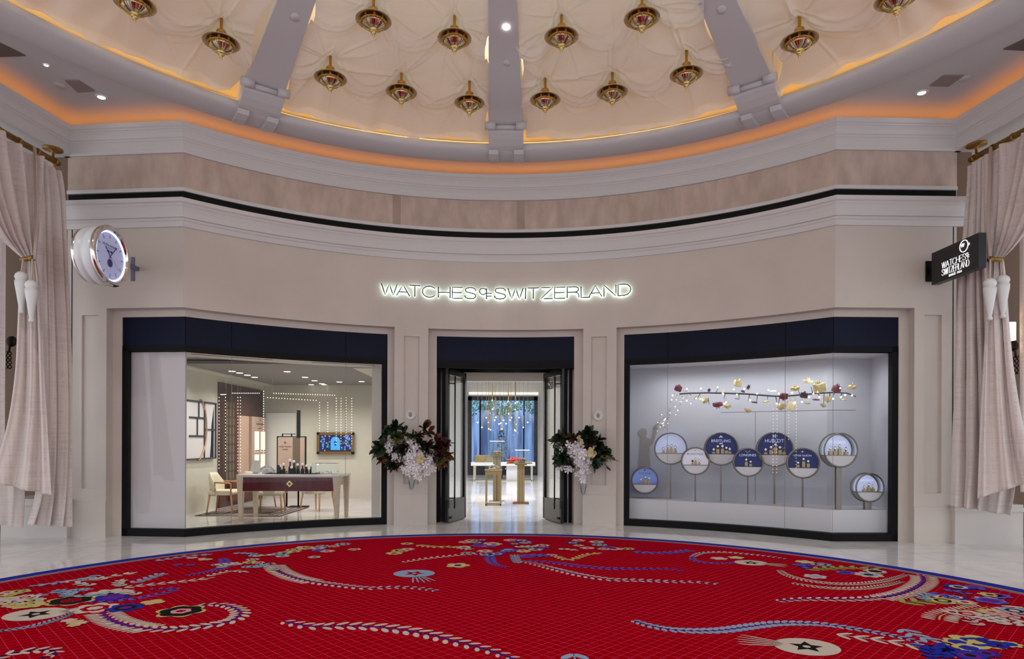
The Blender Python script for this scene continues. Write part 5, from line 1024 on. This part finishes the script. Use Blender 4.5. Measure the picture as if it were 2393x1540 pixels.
# far drapes of the side corridors
for u0, u1, yy, sd, nm in ((-40, 13, 9.75, 8, 'narrow far drape at the very left edge beside the sconce'), (2384, 2430, 9.45, 9, 'narrow far drape at the very right edge beside the lit sconce')):
    t = thing('curtain', nm, 'curtain', (0, 0, 0)); drape('drape', t, [(Y(u0, 480, yy), Y(u1, 480, yy)), (Y(u0, 800, yy), Y(u1, 800, yy)), (Y(u0, 1150, yy), Y(u1, 1150, yy))], 1.5, .03, sd)
# rods
def rod(a, b, fl, lab, k):
    t = thing('curtain_rod', lab, 'curtain rod', (0, 0, 0)); a, b = Vector(a), Vector(b); mb = MB(); mb.tube([a, b], .042, 14)
    L = (b - a).length
    for i in range(int(L / .33) + 1): p = a.lerp(b, min(1, (i * .33 + .05) / L)); mb.tube([p, p + (b - a).normalized() * .03], .050, 14)
    mb.build('rod', 'rod_brass', t); mb = MB(); f = Vector(fl); mb.lathe([(0, 0), (.13, 0), (.13, -.02), (.04, -.03), (.02, -.05), (.02, -.13), (0, -.13)], 22, f); mb.build('ceiling_bracket', 'rod_brass', t)
fz = 5.79; F = on_z(122, 350, fz); A_ = Y(137, 382, 9.62); zr = A_.z
B2 = on_z(0, 305, zr); d = (B2 - A_) * 5; rod(A_, A_ + d, (A_.x - .0, A_.y - .12, fz), 'brass rod carrying the left curtain', 0)
A_ = Y(2268, 374, 9.36); zr = A_.z; B2 = on_z(2393, 306, zr); d = (B2 - A_) * 5; rod(A_, A_ + d, (A_.x, A_.y - .12, fz), 'brass rod carrying the right curtain', 1)
# cords and tassels
def tassels(lab, cord, hook, heads):
    t = thing('tassel_tieback', lab, 'tassels', (0, 0, 0)); mb = MB(); mb.tube([Y(*c) for c in cord], .016, 8); mb.tube([Y(c[0] + 3, c[1], c[2] - .01) for c in cord], .012, 6); mb.build('cord', 'cord', t)
    mb = MB(); a, b = Y(*hook[0]), Y(*hook[1]); mb.tube([a, b], .030, 12); mb.tube([b, b + (b - a).normalized() * .04], .04, 10); mb.build('hook', 'rod_brass', t)
    for (u, v, vb, yy, uc) in heads:
        c = Y(u, v, yy); bt = Y(u + 1, vb, yy); L = c.z - bt.z; mb = MB()
        mb.lathe([(0, .075), (.035, .07), (.068, .04), (.078, .0), (.066, -.03), (.055, -.04), (.076, -.045), (.074, -.10), (.055, -.22), (.030, -L * .82), (.022, -L * .88), (.034, -L * .93), (.030, -L * .99), (0, -L)], 20, c); mb.build('tassel', 'tassel_white', t)
        mb = MB(); mb.tube([c + Vector((0, 0, .06)), Y(uc, 606, yy)], .012, 6); mb.build('cord', 'cord', t)
tassels('pair of white turned tassels on a cord, left curtain', [(80, 344, 9.0), (82, 400, 8.94), (84, 470, 8.86), (84, 550, 8.72), (80, 606, 8.6)], ((49, 607, 8.6), (70, 604, 8.6)), [(50, 648, 733, 8.5, 54), (74, 668, 754, 8.45, 76)])
tassels('pair of white turned tassels on a cord, right curtain', [(2314, 344, 8.85), (2312, 420, 8.8), (2309, 500, 8.72), (2309, 560, 8.6), (2312, 606, 8.5)], ((2343, 607, 8.5), (2318, 606, 8.5)), [(2313, 664, 749, 8.4, 2314), (2344, 656, 744, 8.45, 2342)])
# sconces
def sconce(lab, u, v, yy, lit):
    c = Y(u, v, yy); t = thing('wall_sconce', lab, 'sconce', c); mb = MB(); mb.M = Matrix.Rotation(PI / 2, 4, 'X'); mb.lathe([(0, .03), (.05, .03), (.075, .015), (.085, 0)], 20); mb.M = None; mb.tube([(0, .45, 0), (0, 0, 0)], .02, 8); mb.build('rosette', 'iron', t)
    mb = MB(); mb.tube([(0, -.03, -.05), (0, -.05, -.18)], .015, 8)
    for k in range(3): mb.tube([(.03 * math.sin(i * .9 + k * 2.1), -.05 + .03 * math.cos(i * .9 + k * 2.1), -.16 - i * .03) for i in range(10)], .008, 6)
    mb.build('twisted_stem', 'iron', t)
    if lit:
        mb = MB(); mb.lathe([(.085, .06), (.085, .32)], 20, (-.16, -.12, 0)); mb.build('lamp_shade', 'shade', t); mb = MB(); mb.tube([(0, -.03, -.02), (-.10, -.08, -.04), (-.16, -.12, .05)], .01, 6); mb.build('arm', 'iron', t)
mat('shade', (255, 235, 205), emit=1.5, ecol=(255, 225, 190))
sconce('dark iron sconce behind the left curtain', 27, 798, 9.95, False); sconce('dark iron sconce with a lit pale shade behind the right curtain', 2368, 808, 9.6, True)
lamp('sconce_light', 'POINT', Y(2348, 780, 9.45), 6, (1, .75, .5), .05); 

# ---------------------------------------------------------------- flower pillars
mat('leaf_green', (34, 58, 30), .35, noise=.35, nscale=14); mat('leaf_dark', (22, 36, 22), .4); mat('leaf_brown', (92, 44, 22), .45, noise=.3, nscale=10); mat('leaf_olive', (98, 96, 40), .45); mat('leaf_wine', (58, 16, 18), .45); mat('stem', (70, 66, 40), .6); mat('crystal', (225, 228, 235), .15, metal=.3)
def leaf_shape(mb, base, d, L, Wd, m_, rr):
    d = d.normalized(); s_ = d.cross(Vector((rr.uniform(-1, 1), rr.uniform(-1, 1), rr.uniform(-1, 1)))).normalized(); n = d.cross(s_); vs = []
    for i in range(5):
        t_ = i / 4; w_ = Wd * math.sin(PI * (t_ * .9 + .06)) ** .8; c = base + d * L * t_ - Vector((0, 0, 1)) * L * .12 * t_ * t_
        vs += [c - s_ * w_ + n * w_ * .35, c, c + s_ * w_ + n * w_ * .35]
    mb.add(vs, [(i * 3 + j, i * 3 + j + 1, i * 3 + j + 4, i * 3 + j + 3) for i in range(4) for j in range(2)], m_, True)
def arrangement(lab, cu, cv, offs, sprays, orchids, roses, seed, pot):
    s_ = S(cu, .16, 1.4); p0 = P(s_, .0); y = P(s_, .20).y; rr = random.Random(seed); t = thing('flower_arrangement', lab, 'flowers', (0, 0, 0)); lv, sm, om, rm = MB(), MB(), MB(), MB(); cc = on_y(cu, cv, y)
    for (u, v, n, r, cols) in sprays:
        c = on_y(u, v, y + rr.uniform(-.14, .03)); sm.tube([cc + Vector((0, .05, 0)), (cc + c) / 2 + Vector((0, 0, .03)), c], .006, 5); ax = (c - cc); ax = ax.normalized() if ax.length > .03 else Vector((0, -1, 0)); ax = (ax + Vector((0, -.5, 0))).normalized()
        for k in range(int(n * 1.5)):
            q = Vector((rr.gauss(0, 1), rr.gauss(0, 1) - .4, rr.gauss(0, 1))).normalized(); d = (q + ax * .5).normalized(); L = r * rr.uniform(.75, 1.1); leaf_shape(lv, c + d * .01, d, L, L * .23, cols[int(rr.random() * len(cols))], rr)
    lv.build('foliage', ['leaf_green', 'leaf_dark', 'leaf_brown', 'leaf_olive', 'leaf_wine'], t); sm.build('stem', 'stem', t)
    for (u, v, n, sp, r) in orchids:
        for k in range(n):
            c = on_y(u + rr.gauss(0, sp), v + rr.gauss(0, sp), y - .10 + rr.uniform(-.05, .05)); petalflower(om, c, 1.2 * r * rr.uniform(.85, 1.1), Vector((rr.gauss(0, .35), -1, rr.gauss(0, .35))), rr)
    om.build('white_orchids', 'petal', t)
    for u, v, r in roses:
        c = on_y(u, v, y - .16)
        for k in range(9): petalflower(rm, c + Vector((rr.gauss(0, r * .2), -.01 * k * .3, rr.gauss(0, r * .2))), r * (1 - k * .07), Vector((rr.gauss(0, .2), -1, rr.gauss(0, .2))), rr, 4)
    rm.build('yellow_blooms', 'petal_yellow', t)
    mb = MB(); c = on_y(pot[0], pot[1], P(s_, .07).y); mb.lathe([(.008, -.20), (.03, -.17), (.055, -.06), (.065, .04), (.06, .06), (.04, .06)], 18, c); mb.build('wall_vase', 'vitrine_glass', t)
G, D, B, O, Wn = 0, 1, 2, 3, 4
arrangement('wide magnolia leaf and white orchid arrangement on the pillar left of the door', 957, 1045, 0,
    [(922, 1000, 12, .20, [G, G, D]), (905, 1010, 7, .17, [G, D]), (948, 1008, 7, .17, [G, D]), (990, 1002, 9, .19, [B, B, G]), (1001, 1010, 6, .16, [G, D, B]), (930, 1022, 12, .18, [G, O]), (962, 1020, 10, .16, [G, O]), (975, 1022, 9, .16, [B, G]), (895, 1044, 14, .20, [G, D, G]), (880, 1050, 7, .17, [G]), (905, 1068, 14, .20, [B, O, Wn]), (925, 1058, 12, .18, [D, G]), (945, 1045, 14, .18, [D, Wn]), (920, 1082, 9, .17, [Wn, D]), (935, 1078, 8, .17, [O, D]), (1020, 1035, 12, .20, [Wn, B]), (1030, 1045, 14, .20, [Wn, Wn, D]), (1035, 1030, 7, .16, [Wn, G]), (1038, 1062, 12, .18, [B, O]), (1028, 1078, 9, .17, [B, O]), (998, 1045, 10, .17, [D, Wn]), (1002, 1068, 8, .15, [G, D]), (980, 1040, 10, .16, [G, D]), (1015, 1060, 10, .17, [D, Wn])],
    [(966, 1040, 7, 5, .060), (975, 1055, 10, 7, .062), (958, 1062, 12, 8, .060), (968, 1078, 12, 8, .056), (962, 1092, 12, 8, .052), (970, 1105, 8, 6, .048), (976, 1114, 6, 4, .042), (914, 1053, 6, 6, .052), (921, 1068, 6, 5, .045), (926, 1077, 4, 4, .04), (1008, 1068, 6, 5, .05), (1001, 1090, 9, 7, .052), (998, 1102, 5, 4, .042), (944, 1095, 5, 4, .045)], [(982, 1074, .07)], 3, (962, 1118))
arrangement('rounder magnolia leaf and white orchid arrangement on the pillar right of the door', 1362, 1060, 0,
    [(1372, 1015, 14, .20, [G, D]), (1365, 1022, 10, .17, [G, D]), (1383, 1025, 10, .17, [G, G, B]), (1400, 1030, 9, .16, [G, D]), (1395, 1045, 12, .18, [D, G]), (1408, 1055, 10, .17, [G, D]), (1418, 1062, 5, .14, [G]), (1428, 1072, 2, .17, [O, G]), (1418, 1088, 1, .20, [G]), (1395, 1070, 12, .18, [G, D]), (1385, 1080, 10, .16, [G, D]), (1312, 1025, 14, .19, [G, G, B]), (1302, 1030, 7, .16, [G]), (1330, 1028, 10, .17, [B, D, O]), (1340, 1025, 8, .16, [B, G]), (1318, 1045, 12, .18, [G, D]), (1315, 1068, 14, .19, [G, G, D]), (1328, 1075, 12, .17, [D, Wn]), (1325, 1062, 10, .17, [D, G]), (1376, 1040, 10, .17, [G, D]), (1344, 1089, 4, .11, [Wn]), (1306, 1070, 6, .14, [G]), (1350, 1035, 8, .15, [B, G])],
    [(1353, 1045, 9, 7, .062), (1345, 1055, 9, 8, .062), (1360, 1062, 9, 7, .060), (1357, 1075, 10, 7, .058), (1367, 1080, 8, 6, .055), (1360, 1092, 9, 6, .052), (1366, 1102, 7, 5, .048), (1360, 1112, 6, 4, .045), (1363, 1122, 4, 3, .038), (1310, 1042, 4, 4, .045), (1316, 1088, 4, 5, .045), (1330, 1095, 4, 4, .045), (1378, 1070, 4, 3, .042)], [(1382, 1058, .085), (1356, 1033, .05)], 5, (1363, 1130))
# crests above the flowers
for u, v, sd in ((959, 970, 'left'), (1398, 972, 'right')):
    s_ = S(u, .0, 1.9); p = P(s_, -.03); q = on_y(u, v, p.y); t = thing('wall_emblem', 'small round white relief emblem on the pillar %s of the door' % sd, 'emblem', q, math.atan2(nrm(s_).x, -nrm(s_).y))
    mb = MB(); mb.M = Matrix.Rotation(PI / 2, 4, 'X'); mb.lathe([(0, .014), (.062, .014), (.066, .020), (.078, .020), (.084, .008), (.088, 0)], 32); mb.build('plaque', 'white_paint', t)
    mb = MB(); mb.prism([(-.022, -.014, .02), (-.012, -.014, .03), (0, -.014, .022), (.012, -.014, .03), (.022, -.014, .02), (.024, -.014, -.01), (0, -.014, -.036), (-.024, -.014, -.01)], (0, -.010, 0)); mb.tube([(-.02, -.016, .034), (0, -.018, .044), (.02, -.016, .034)], .005, 5); mb.build('crest', 'grille', t)

# ---------------------------------------------------------------- carpet
def carpet_mat():
    m = bpy.data.materials.new('carpet_red'); m.use_nodes = True; nt = m.node_tree; b = nt.nodes['Principled BSDF']; b.inputs['Roughness'].default_value = .95; b.inputs['Specular IOR Level'].default_value = .0
    tc = nt.nodes.new('ShaderNodeTexCoord'); rot = nt.nodes.new('ShaderNodeMapping'); rot.inputs['Rotation'].default_value = (0, 0, PI / 4); nt.links.new(tc.outputs['Object'], rot.inputs[0])
    sp = nt.nodes.new('ShaderNodeSeparateXYZ'); nt.links.new(rot.outputs[0], sp.inputs[0])
    def line(sock, per, wd):
        d = nt.nodes.new('ShaderNodeMath'); d.operation = 'DIVIDE'; d.inputs[1].default_value = per; f = nt.nodes.new('ShaderNodeMath'); f.operation = 'FRACT'; g = nt.nodes.new('ShaderNodeMath'); g.operation = 'LESS_THAN'; g.inputs[1].default_value = wd / per
        nt.links.new(sock, d.inputs[0]); nt.links.new(d.outputs[0], f.inputs[0]); nt.links.new(f.outputs[0], g.inputs[0]); return g.outputs[0]
    a, c = line(sp.outputs[0], .077, .0046), line(sp.outputs[1], .077, .0046); mxm = nt.nodes.new('ShaderNodeMath'); mxm.operation = 'MAXIMUM'; nt.links.new(a, mxm.inputs[0]); nt.links.new(c, mxm.inputs[1])
    nz = nt.nodes.new('ShaderNodeTexNoise'); nz.inputs['Scale'].default_value = 60; nt.links.new(tc.outputs['Object'], nz.inputs['Vector']); r = nt.nodes.new('ShaderNodeValToRGB')
    r.color_ramp.elements[0].color = (*lin((132, 0, 13)), 1); r.color_ramp.elements[1].color = (*lin((162, 1, 22)), 1); nt.links.new(nz.outputs[0], r.inputs[0])
    mx = nt.nodes.new('ShaderNodeMix'); mx.data_type = 'RGBA'; nt.links.new(mxm.outputs[0], mx.inputs[0]); nt.links.new(r.outputs[0], mx.inputs[6]); mx.inputs[7].default_value = (*lin((190, 50, 80)), 1)
    nt.links.new(mx.outputs[2], b.inputs['Base Color']); MATS['carpet_red'] = m
carpet_mat()
CM = ['carpet_red']
for nm, c in (('wool_blue', (30, 40, 160)), ('wool_cream', (214, 198, 184)), ('wool_purple', (104, 30, 150)), ('wool_sand', (214, 180, 140)), ('wool_maroon', (90, 8, 20)), ('wool_ice', (150, 172, 205)), ('wool_yellow', (206, 190, 112)), ('wool_black', (18, 14, 20)), ('wool_pink', (222, 160, 165)), ('wool_lime', (160, 168, 90)), ('wool_lilac', (96, 92, 200))):
    mat(nm, tuple(x * .9 for x in c), .95, spec=.1); CM.append(nm)
RED, BLU, CRM, PUR, SND, MAR, ICE, YEL, BLK, PNK, LIM, LIL = range(12)
RC = 5.72; cp = MB()
cp.ring([(.001, .010), (RC - .28, .010)], 0, 2 * PI, 160, False, RED); 
for r0, r1, m_ in ((RC - .17, RC, BLU), (RC - .195, RC - .17, SND), (RC - .225, RC - .195, MAR), (RC - .24, RC - .225, SND), (RC - .265, RC - .24, RED), (RC - .28, RC - .265, PUR)): cp.ring([(r0, .010), (r1, .010)], 0, 2 * PI, 160, False, m_)
cp.ring([(RC, .010), (RC + .004, 0)], 0, 2 * PI, 160, False, BLU)
LY = [0]
def cpt(u, v): p = on_z(u, v, .012); return Vector((p.x, p.y))
def poly2(pts, m_, z):
    cp.add([(p[0], p[1], .0112 + LY[0] + z * .00003) for p in pts], [list(range(len(pts)))], m_, False)
def cflower(c, r, cols, n=6, rot=0.0, lobes=.22, z=1):
    LY[0] += .00003
    fr = (1, .86, .42, .2) if len(cols) == 4 and cols[1] == BLK else (1, .62, .34, .16)
    N = n * 6
    for k, (f, m_) in enumerate(zip(fr, cols)):
        if m_ is None: continue
        lb = lobes if k == 0 else lobes * .5
        poly2([c + Vector((math.cos(a), math.sin(a))) * r * f * (1 - lb + lb * abs(math.cos(n * (a - rot) / 2)) * 1.3) for a in [2 * PI * i / N for i in range(N)]], m_, z + k)
def cell(c, d, L, wd, m_, z=1, n=10):       # pointed oval petal or bead
    d = d.normalized(); e = Vector((-d.y, d.x)); poly2([c + d * L * math.cos(a) + e * wd * math.sin(a) for a in [2 * PI * i / n for i in range(n)]], m_, z)
def strip(pts, wd, m_, z=1):
    for i in range(len(pts) - 1):
        a, b = pts[i], pts[i + 1]; d = (b - a); 
        if d.length < 1e-5: continue
        e = Vector((-d.y, d.x)).normalized() * wd / 2; d = d.normalized() * wd * .15; poly2([a - d + e, a - d - e, b + d - e, b + d + e], m_, z)
def smooth(px_, n=8):
    P_ = [cpt(*q) for q in px_]; out = []
    for i in range(len(P_) - 1):
        p0, p1, p2, p3 = P_[max(i - 1, 0)], P_[i], P_[i + 1], P_[min(i + 2, len(P_) - 1)]
        for k in range(n):
            f = k / n; out.append(.5 * ((2 * p1) + (p2 - p0) * f + (2 * p0 - 5 * p1 + 4 * p2 - p3) * f * f + (3 * p1 - p0 - 3 * p2 + p3) * f ** 3))
    out.append(P_[-1]); return out
def walk(pts, step):
    res = []; acc = 0
    for a, b in zip(pts, pts[1:]):
        L = (b - a).length
        while acc <= L and L > 0:
            res.append((a.lerp(b, acc / L), (b - a).normalized())); acc += step
        acc -= L
    return res
def vine(px_, bead, line, bl=.05, bw=.022, step=.085, gap_=.052, lw=.030, taper=True, slant=.5):
    LY[0] += .00003; pts = smooth(px_)
    if line is not None: strip(pts[:], lw, line, 1)
    w_ = walk(pts, step); n = len(w_)
    for i, (p, d) in enumerate(w_):
        k = 1 if not taper else .55 + .45 * math.sin(PI * min(1, (i + 1) / n * 1.0) ** .8); e = Vector((-d.y, d.x))
        for s_ in (-1, 1): cell(p + e * s_ * gap_ * k, (d * (1 - slant) + e * s_ * slant), bl * k, bw * k, bead, 2)
def ladder(px_, bead, line, ln=.11, wd=.016, step=.05, gap_=.085, lw=.03):
    LY[0] += .00003
    pts = smooth(px_); strip(pts, lw, line, 1)
    for p, d in walk(pts, step):
        e = Vector((-d.y, d.x))
        for s_ in (-1, 1): cell(p + e * s_ * gap_, e * .9 + d * .35, ln / 2, wd, bead, 2)
def sprig(px_, m_, L=.10, wd=.028, step=.10, lw=.014, m2=None):
    LY[0] += .00003
    L *= .7; wd *= .46; step *= .6
    pts = smooth(px_); strip(pts, lw, m_, 1)
    for i, (p, d) in enumerate(walk(pts, step)):
        e = Vector((-d.y, d.x))
        for s_ in (-1, 1): q = d * .8 + e * s_ * .7; cell(p + q.normalized() * L * .5, q, L * .5, wd, m2 if (m2 and i % 2) else m_, 2)
    d = (pts[-1] - pts[-2]).normalized(); cell(pts[-1] + d * L * .4, d, L * .5, wd, m_, 2)
def frond(px_, m_, w0=.10):
    LY[0] += .00003
    pts = smooth(px_); n = len(pts)
    strip(pts, w0 * .45, m_, 1)
    for i, (p, d) in enumerate(walk(pts, w0 * .9)):
        e = Vector((-d.y, d.x))
        for s_ in (-1, 1):
            q = (d * .8 + e * s_).normalized(); cell(p + q * w0 * .55, q, w0 * .6, w0 * .2, m_, 2)
def jelly(c, r, m_, dm, dirv):        # round bloom with a black star and trailing threads
    LY[0] += .00003
    cell(c, Vector((1, 0)), r * 1.15, r, m_, 2, 36); st = [c + Vector((math.cos(a), math.sin(a))) * r * (.62 if i % 2 == 0 else .3) for i, a in enumerate([2 * PI * i / 10 for i in range(10)])]; poly2(st, dm, 3); cell(c, Vector((1, 0)), r * .14, r * .14, m_, 4)
    d = Vector(dirv).normalized(); e = Vector((-d.y, d.x))
    for k in range(5): cell(c + d * r * 1.6 + e * r * .22 * (k - 2), d + e * .12 * (k - 2), r * (.9 - .08 * abs(k - 2)), r * .05, m_, 2)
# long vines
vine([(632, 1316), (642, 1330), (670, 1343), (720, 1357), (790, 1367), (860, 1374), (930, 1372), (985, 1375), (1024, 1381)], CRM, PUR)
vine([(670, 1453), (730, 1463), (800, 1462), (870, 1464), (940, 1471), (1010, 1484), (1070, 1500), (1125, 1514), (1170, 1528), (1215, 1545)], CRM, PUR, .062, .026, .10, .065)
vine([(1222, 1312), (1260, 1320), (1310, 1333), (1370, 1346), (1430, 1354), (1500, 1356), (1570, 1359), (1630, 1360), (1680, 1365)], CRM, PUR)
vine([(1238, 1310), (1290, 1314), (1350, 1322), (1420, 1328), (1500, 1329), (1560, 1329), (1595, 1334)], LIL, PUR, .045, .02)
vine([(945, 1313), (980, 1307), (1030, 1301), (1080, 1296), (1125, 1293), (1160, 1289)], CRM, None, .045, .02, gap_=.035)
vine([(470, 1414), (510, 1412), (545, 1419), (562, 1432), (545, 1448), (500, 1459), (440, 1467), (380, 1470), (310, 1464), (262, 1451), (238, 1432)], CRM, PUR, .055, .024)
vine([(1484, 1451), (1520, 1462), (1570, 1471), (1630, 1474), (1690, 1472), (1750, 1464), (1810, 1457), (1870, 1456), (1930, 1459), (1990, 1468), (2050, 1478), (2110, 1490), (2150, 1500)], ICE, PUR, .05, .024, .06, .045)
vine([(1822, 1404), (1870, 1400), (1930, 1400), (1990, 1400), (2050, 1396), (2100, 1387), (2135, 1374), (2156, 1358), (2152, 1342)], CRM, PUR, .05, .022)
ladder([(2060, 1397), (2105, 1388), (2140, 1374), (2160, 1358), (2156, 1345)], CRM, PUR)
ladder([(640, 1322), (655, 1335), (690, 1350), (735, 1360)], CRM, PUR)
ladder([(240, 1432), (262, 1448), (305, 1462), (350, 1469)], CRM, PUR, .12, .018)
ladder([(2195, 1448), (2200, 1438), (2230, 1430), (2270, 1424), (2308, 1418)], CRM, YEL, .12, .016, .055, .08, .016)
vine([(1618, 1301), (1640, 1292), (1690, 1290), (1740, 1294), (1790, 1299), (1840, 1306)], CRM, PUR, .04, .018, .07, .035)
vine([(1618, 1301), (1622, 1309), (1655, 1315), (1700, 1316), (1730, 1309)], LIL, PUR, .035, .016, .07, .03)
vine([(1822, 1333), (1840, 1344), (1880, 1355), (1940, 1363), (2000, 1364), (2060, 1358), (2100, 1348), (2120, 1341)], CRM, MAR, .045, .014, .05, .035)
vine([(1855, 1363), (1900, 1370), (1960, 1375), (2020, 1374), (2070, 1367), (2110, 1358)], CRM, MAR, .045, .014, .05, .035)
vine([(0, 1474), (60, 1466), (110, 1454), (150, 1440), (175, 1428)], ICE, MAR, .04, .012, .045, .025)
vine([(215, 1406), (260, 1404), (320, 1398), (370, 1388), (408, 1378), (400, 1374), (350, 1377)], LIL, PUR, .04, .018, .08, .03)
vine([(0, 1535), (40, 1524), (90, 1519), (125, 1520), (125, 1530), (95, 1538)], CRM, PUR, .05, .02, .08, .04)
vine([(520, 1305), (528, 1318), (515, 1329), (480, 1337), (440, 1344)], LIL, PUR, .05, .014, .05, .045)
vine([(1150, 1292), (1145, 1305), (1155, 1318), (1185, 1325)], LIL, PUR, .045, .014, .05, .04)
# sprigs and fronds
sprig([(290, 1373), (340, 1367), (390, 1362), (440, 1357), (480, 1352)], CRM, .16, .035, .16); sprig([(485, 1346), (510, 1340), (540, 1334), (570, 1336)], CRM, .12, .035, .14)
sprig([(150, 1358), (200, 1357), (250, 1348), (300, 1340)], CRM, .16, .05, .2); sprig([(310, 1362), (340, 1353), (370, 1343)], ICE, .17, .05, .16); sprig([(85, 1392), (130, 1384), (195, 1378)], ICE, .14, .05, .2)
sprig([(365, 1310), (400, 1305), (440, 1299), (480, 1296)], ICE, .14, .05, .18); sprig([(1212, 1316), (1205, 1306), (1203, 1298)], ICE, .14, .02, .07)
frond([(975, 1274), (1020, 1278), (1060, 1278), (1100, 1284)], YEL, .10); frond([(1482, 1289), (1530, 1292), (1575, 1290), (1610, 1286)], LIL, .11); frond([(1885, 1330), (1930, 1328), (1990, 1326), (2050, 1330)], LIM, .13); frond([(2110, 1408), (2160, 1405), (2220, 1405), (2270, 1412)], LIM, .15)
sprig([(1955, 1482), (2010, 1490), (2070, 1497), (2130, 1508), (2190, 1520), (2240, 1530)], CRM, .2, .045, .19); sprig([(2110, 1470), (2140, 1485), (2180, 1497)], ICE, .2, .05, .18); frond([(2393, 1420), (2350, 1430), (2310, 1446)], CRM, .15); sprig([(2393, 1452), (2340, 1447), (2300, 1440)], CRM, .16, .05, .18)
sprig([(1300, 1300), (1330, 1308), (1370, 1296), (1395, 1293)], YEL, .13, .05, .16); sprig([(1340, 1528), (1345, 1545)], ICE, .2, .07, .2)
frond([(2210, 1530), (2190, 1515), (2170, 1510)], BLU, .16); frond([(2210, 1510), (2230, 1530)], BLU, .16)
# jelly blooms
jelly(cpt(84, 1435), .21, CRM, BLK, (1, .55)); jelly(cpt(1885, 1511), .20, CRM, BLK, (-.9, .35)); jelly(cpt(1755, 1315), .17, CRM, BLK, (1, -.5)); jelly(cpt(968, 1340), .20, ICE, RED, (.4, -1))
# flowers
cflower(cpt(423, 1428), .20, [YEL, BLK, PNK, RED], 6); cflower(cpt(166, 1403), .20, [YEL, BLK, RED, MAR], 6); cflower(cpt(1070, 1321), .14, [YEL, CRM, BLK], 5); cflower(cpt(222, 1421), .18, [CRM, RED, CRM], 7); cflower(cpt(252, 1386), .18, [CRM, YEL, BLK], 8)
cflower(cpt(2283, 1500), .18, [YEL, BLU, YEL], 6); cflower(cpt(357, 1407), .10, [YEL, SND], 4); cflower(cpt(293, 1420), .15, [BLU, BLK, PUR], 7); cflower(cpt(264, 1395), .15, [BLU, PUR], 6)
cflower(cpt(1905, 1347), .12, [CRM, ICE], 6); cflower(cpt(2030, 1343), .15, [CRM, ICE, BLK], 8); cflower(cpt(2045, 1335), .12, [CRM, BLK], 7); cflower(cpt(1975, 1338), .10, [LIL, BLU], 6); cflower(cpt(1918, 1319), .12, [ICE, BLK, CRM], 6); cflower(cpt(1880, 1313), .11, [YEL, CRM], 6); cflower(cpt(1720, 1303), .10, [YEL, CRM], 5); cflower(cpt(1680, 1305), .11, [PNK, CRM], 6)
rr = random.Random(21)
def cluster(n, us, vs_, rad, pal, nn=(5, 8)):
    for _ in range(n):
        u, v = rr.uniform(*us), rr.uniform(*vs_); c = cpt(u, v); sc = .8
        if (c - Vector((CX, CY))).length > RC - .38: continue
        q = list(rr.choice(pal)); cflower(c, sc * rr.uniform(*rad), q, rr.randint(*nn), rr.uniform(0, 6), z=rr.choice((1, 5)))
PAL = [[CRM, PNK, BLK], [YEL, BLK, YEL], [CRM, RED, PNK], [ICE, BLK, CRM], [YEL, SND, BLK], [PNK, CRM, RED], [BLU, CRM, BLK], [CRM, ICE, MAR], [LIL, PUR]]
cluster(15, (645, 770), (1268, 1302), (.10, .15), PAL); cluster(7, (770, 960), (1270, 1296), (.10, .15), PAL[:6]); cluster(30, (1080, 1290), (1260, 1300), (.10, .15), PAL); cluster(10, (1320, 1470), (1262, 1290), (.10, .15), PAL); cluster(9, (500, 640), (1290, 1325), (.08, .12), PAL)
cluster(16, (0, 90), (1378, 1425), (.09, .15), PAL[:6]); cluster(16, (2180, 2393), (1372, 1440), (.11, .18), PAL); cluster(6, (2230, 2393), (1500, 1540), (.10, .14), [[BLU, PUR, BLK], [YEL, BLU], [BLU, BLK]]); cluster(7, (2180, 2300), (1358, 1378), (.07, .10), [[LIL, PUR], [BLU, LIL]]); cluster(8, (380, 500), (1296, 1322), (.06, .09), [[LIL, PUR], [YEL, CRM], [CRM, PNK]])
cluster(6, (1840, 1900), (1312, 1328), (.07, .1), [[LIL, PUR], [BLU, LIL]]); cluster(4, (160, 200), (1450, 1465), (.06, .08), [[YEL, SND], [PNK, CRM]])
def scatter(n, us, vs_, m_s, L=.16):
    for _ in range(n):
        u, v = rr.uniform(*us), rr.uniform(*vs_); c = cpt(u, v); a = rr.uniform(0, 2 * PI); h = rr.uniform(.14, .3)
        if (c - Vector((CX, CY))).length > RC - .55: continue
        a_, b_ = c - Vector((math.cos(a), math.sin(a))) * h / 2, c + Vector((math.cos(a), math.sin(a))) * h / 2
        p_ = [px((q.x, q.y, .012)) for q in (a_, c + Vector((-math.sin(a), math.cos(a))) * .03, b_)]; sprig(p_, rr.choice(m_s), L * .8, .05, .14)
scatter(11, (90, 340), (1345, 1395), [CRM, CRM, ICE]); scatter(5, (0, 90), (1385, 1415), [YEL, CRM]); scatter(6, (500, 660), (1292, 1330), [CRM, ICE, CRM]); scatter(6, (1180, 1330), (1272, 1305), [CRM, PNK, LIL]); scatter(5, (2250, 2393), (1430, 1470), [CRM, PNK]); scatter(3, (2150, 2240), (1375, 1400), [ICE, LIL]); scatter(3, (2150, 2330), (1500, 1540), [BLU, BLU, CRM])
tag(cp.build('carpet', CM), 'round red carpet with blue rim, flowers and beaded vines', 'carpet')

for n_ in ('reflection_bead', 'fairy_light', 'lamp_dim', 'watch_face', 'bulb', 'sign_letter', 'letter_white', 'screen_blue', 'screen_lilac', 'screen_green', 'gift_white', 'gift_pale', 'shade', 'lamp_strip'):
    if n_ in MATS: MATS[n_].cycles.emission_sampling = 'NONE'
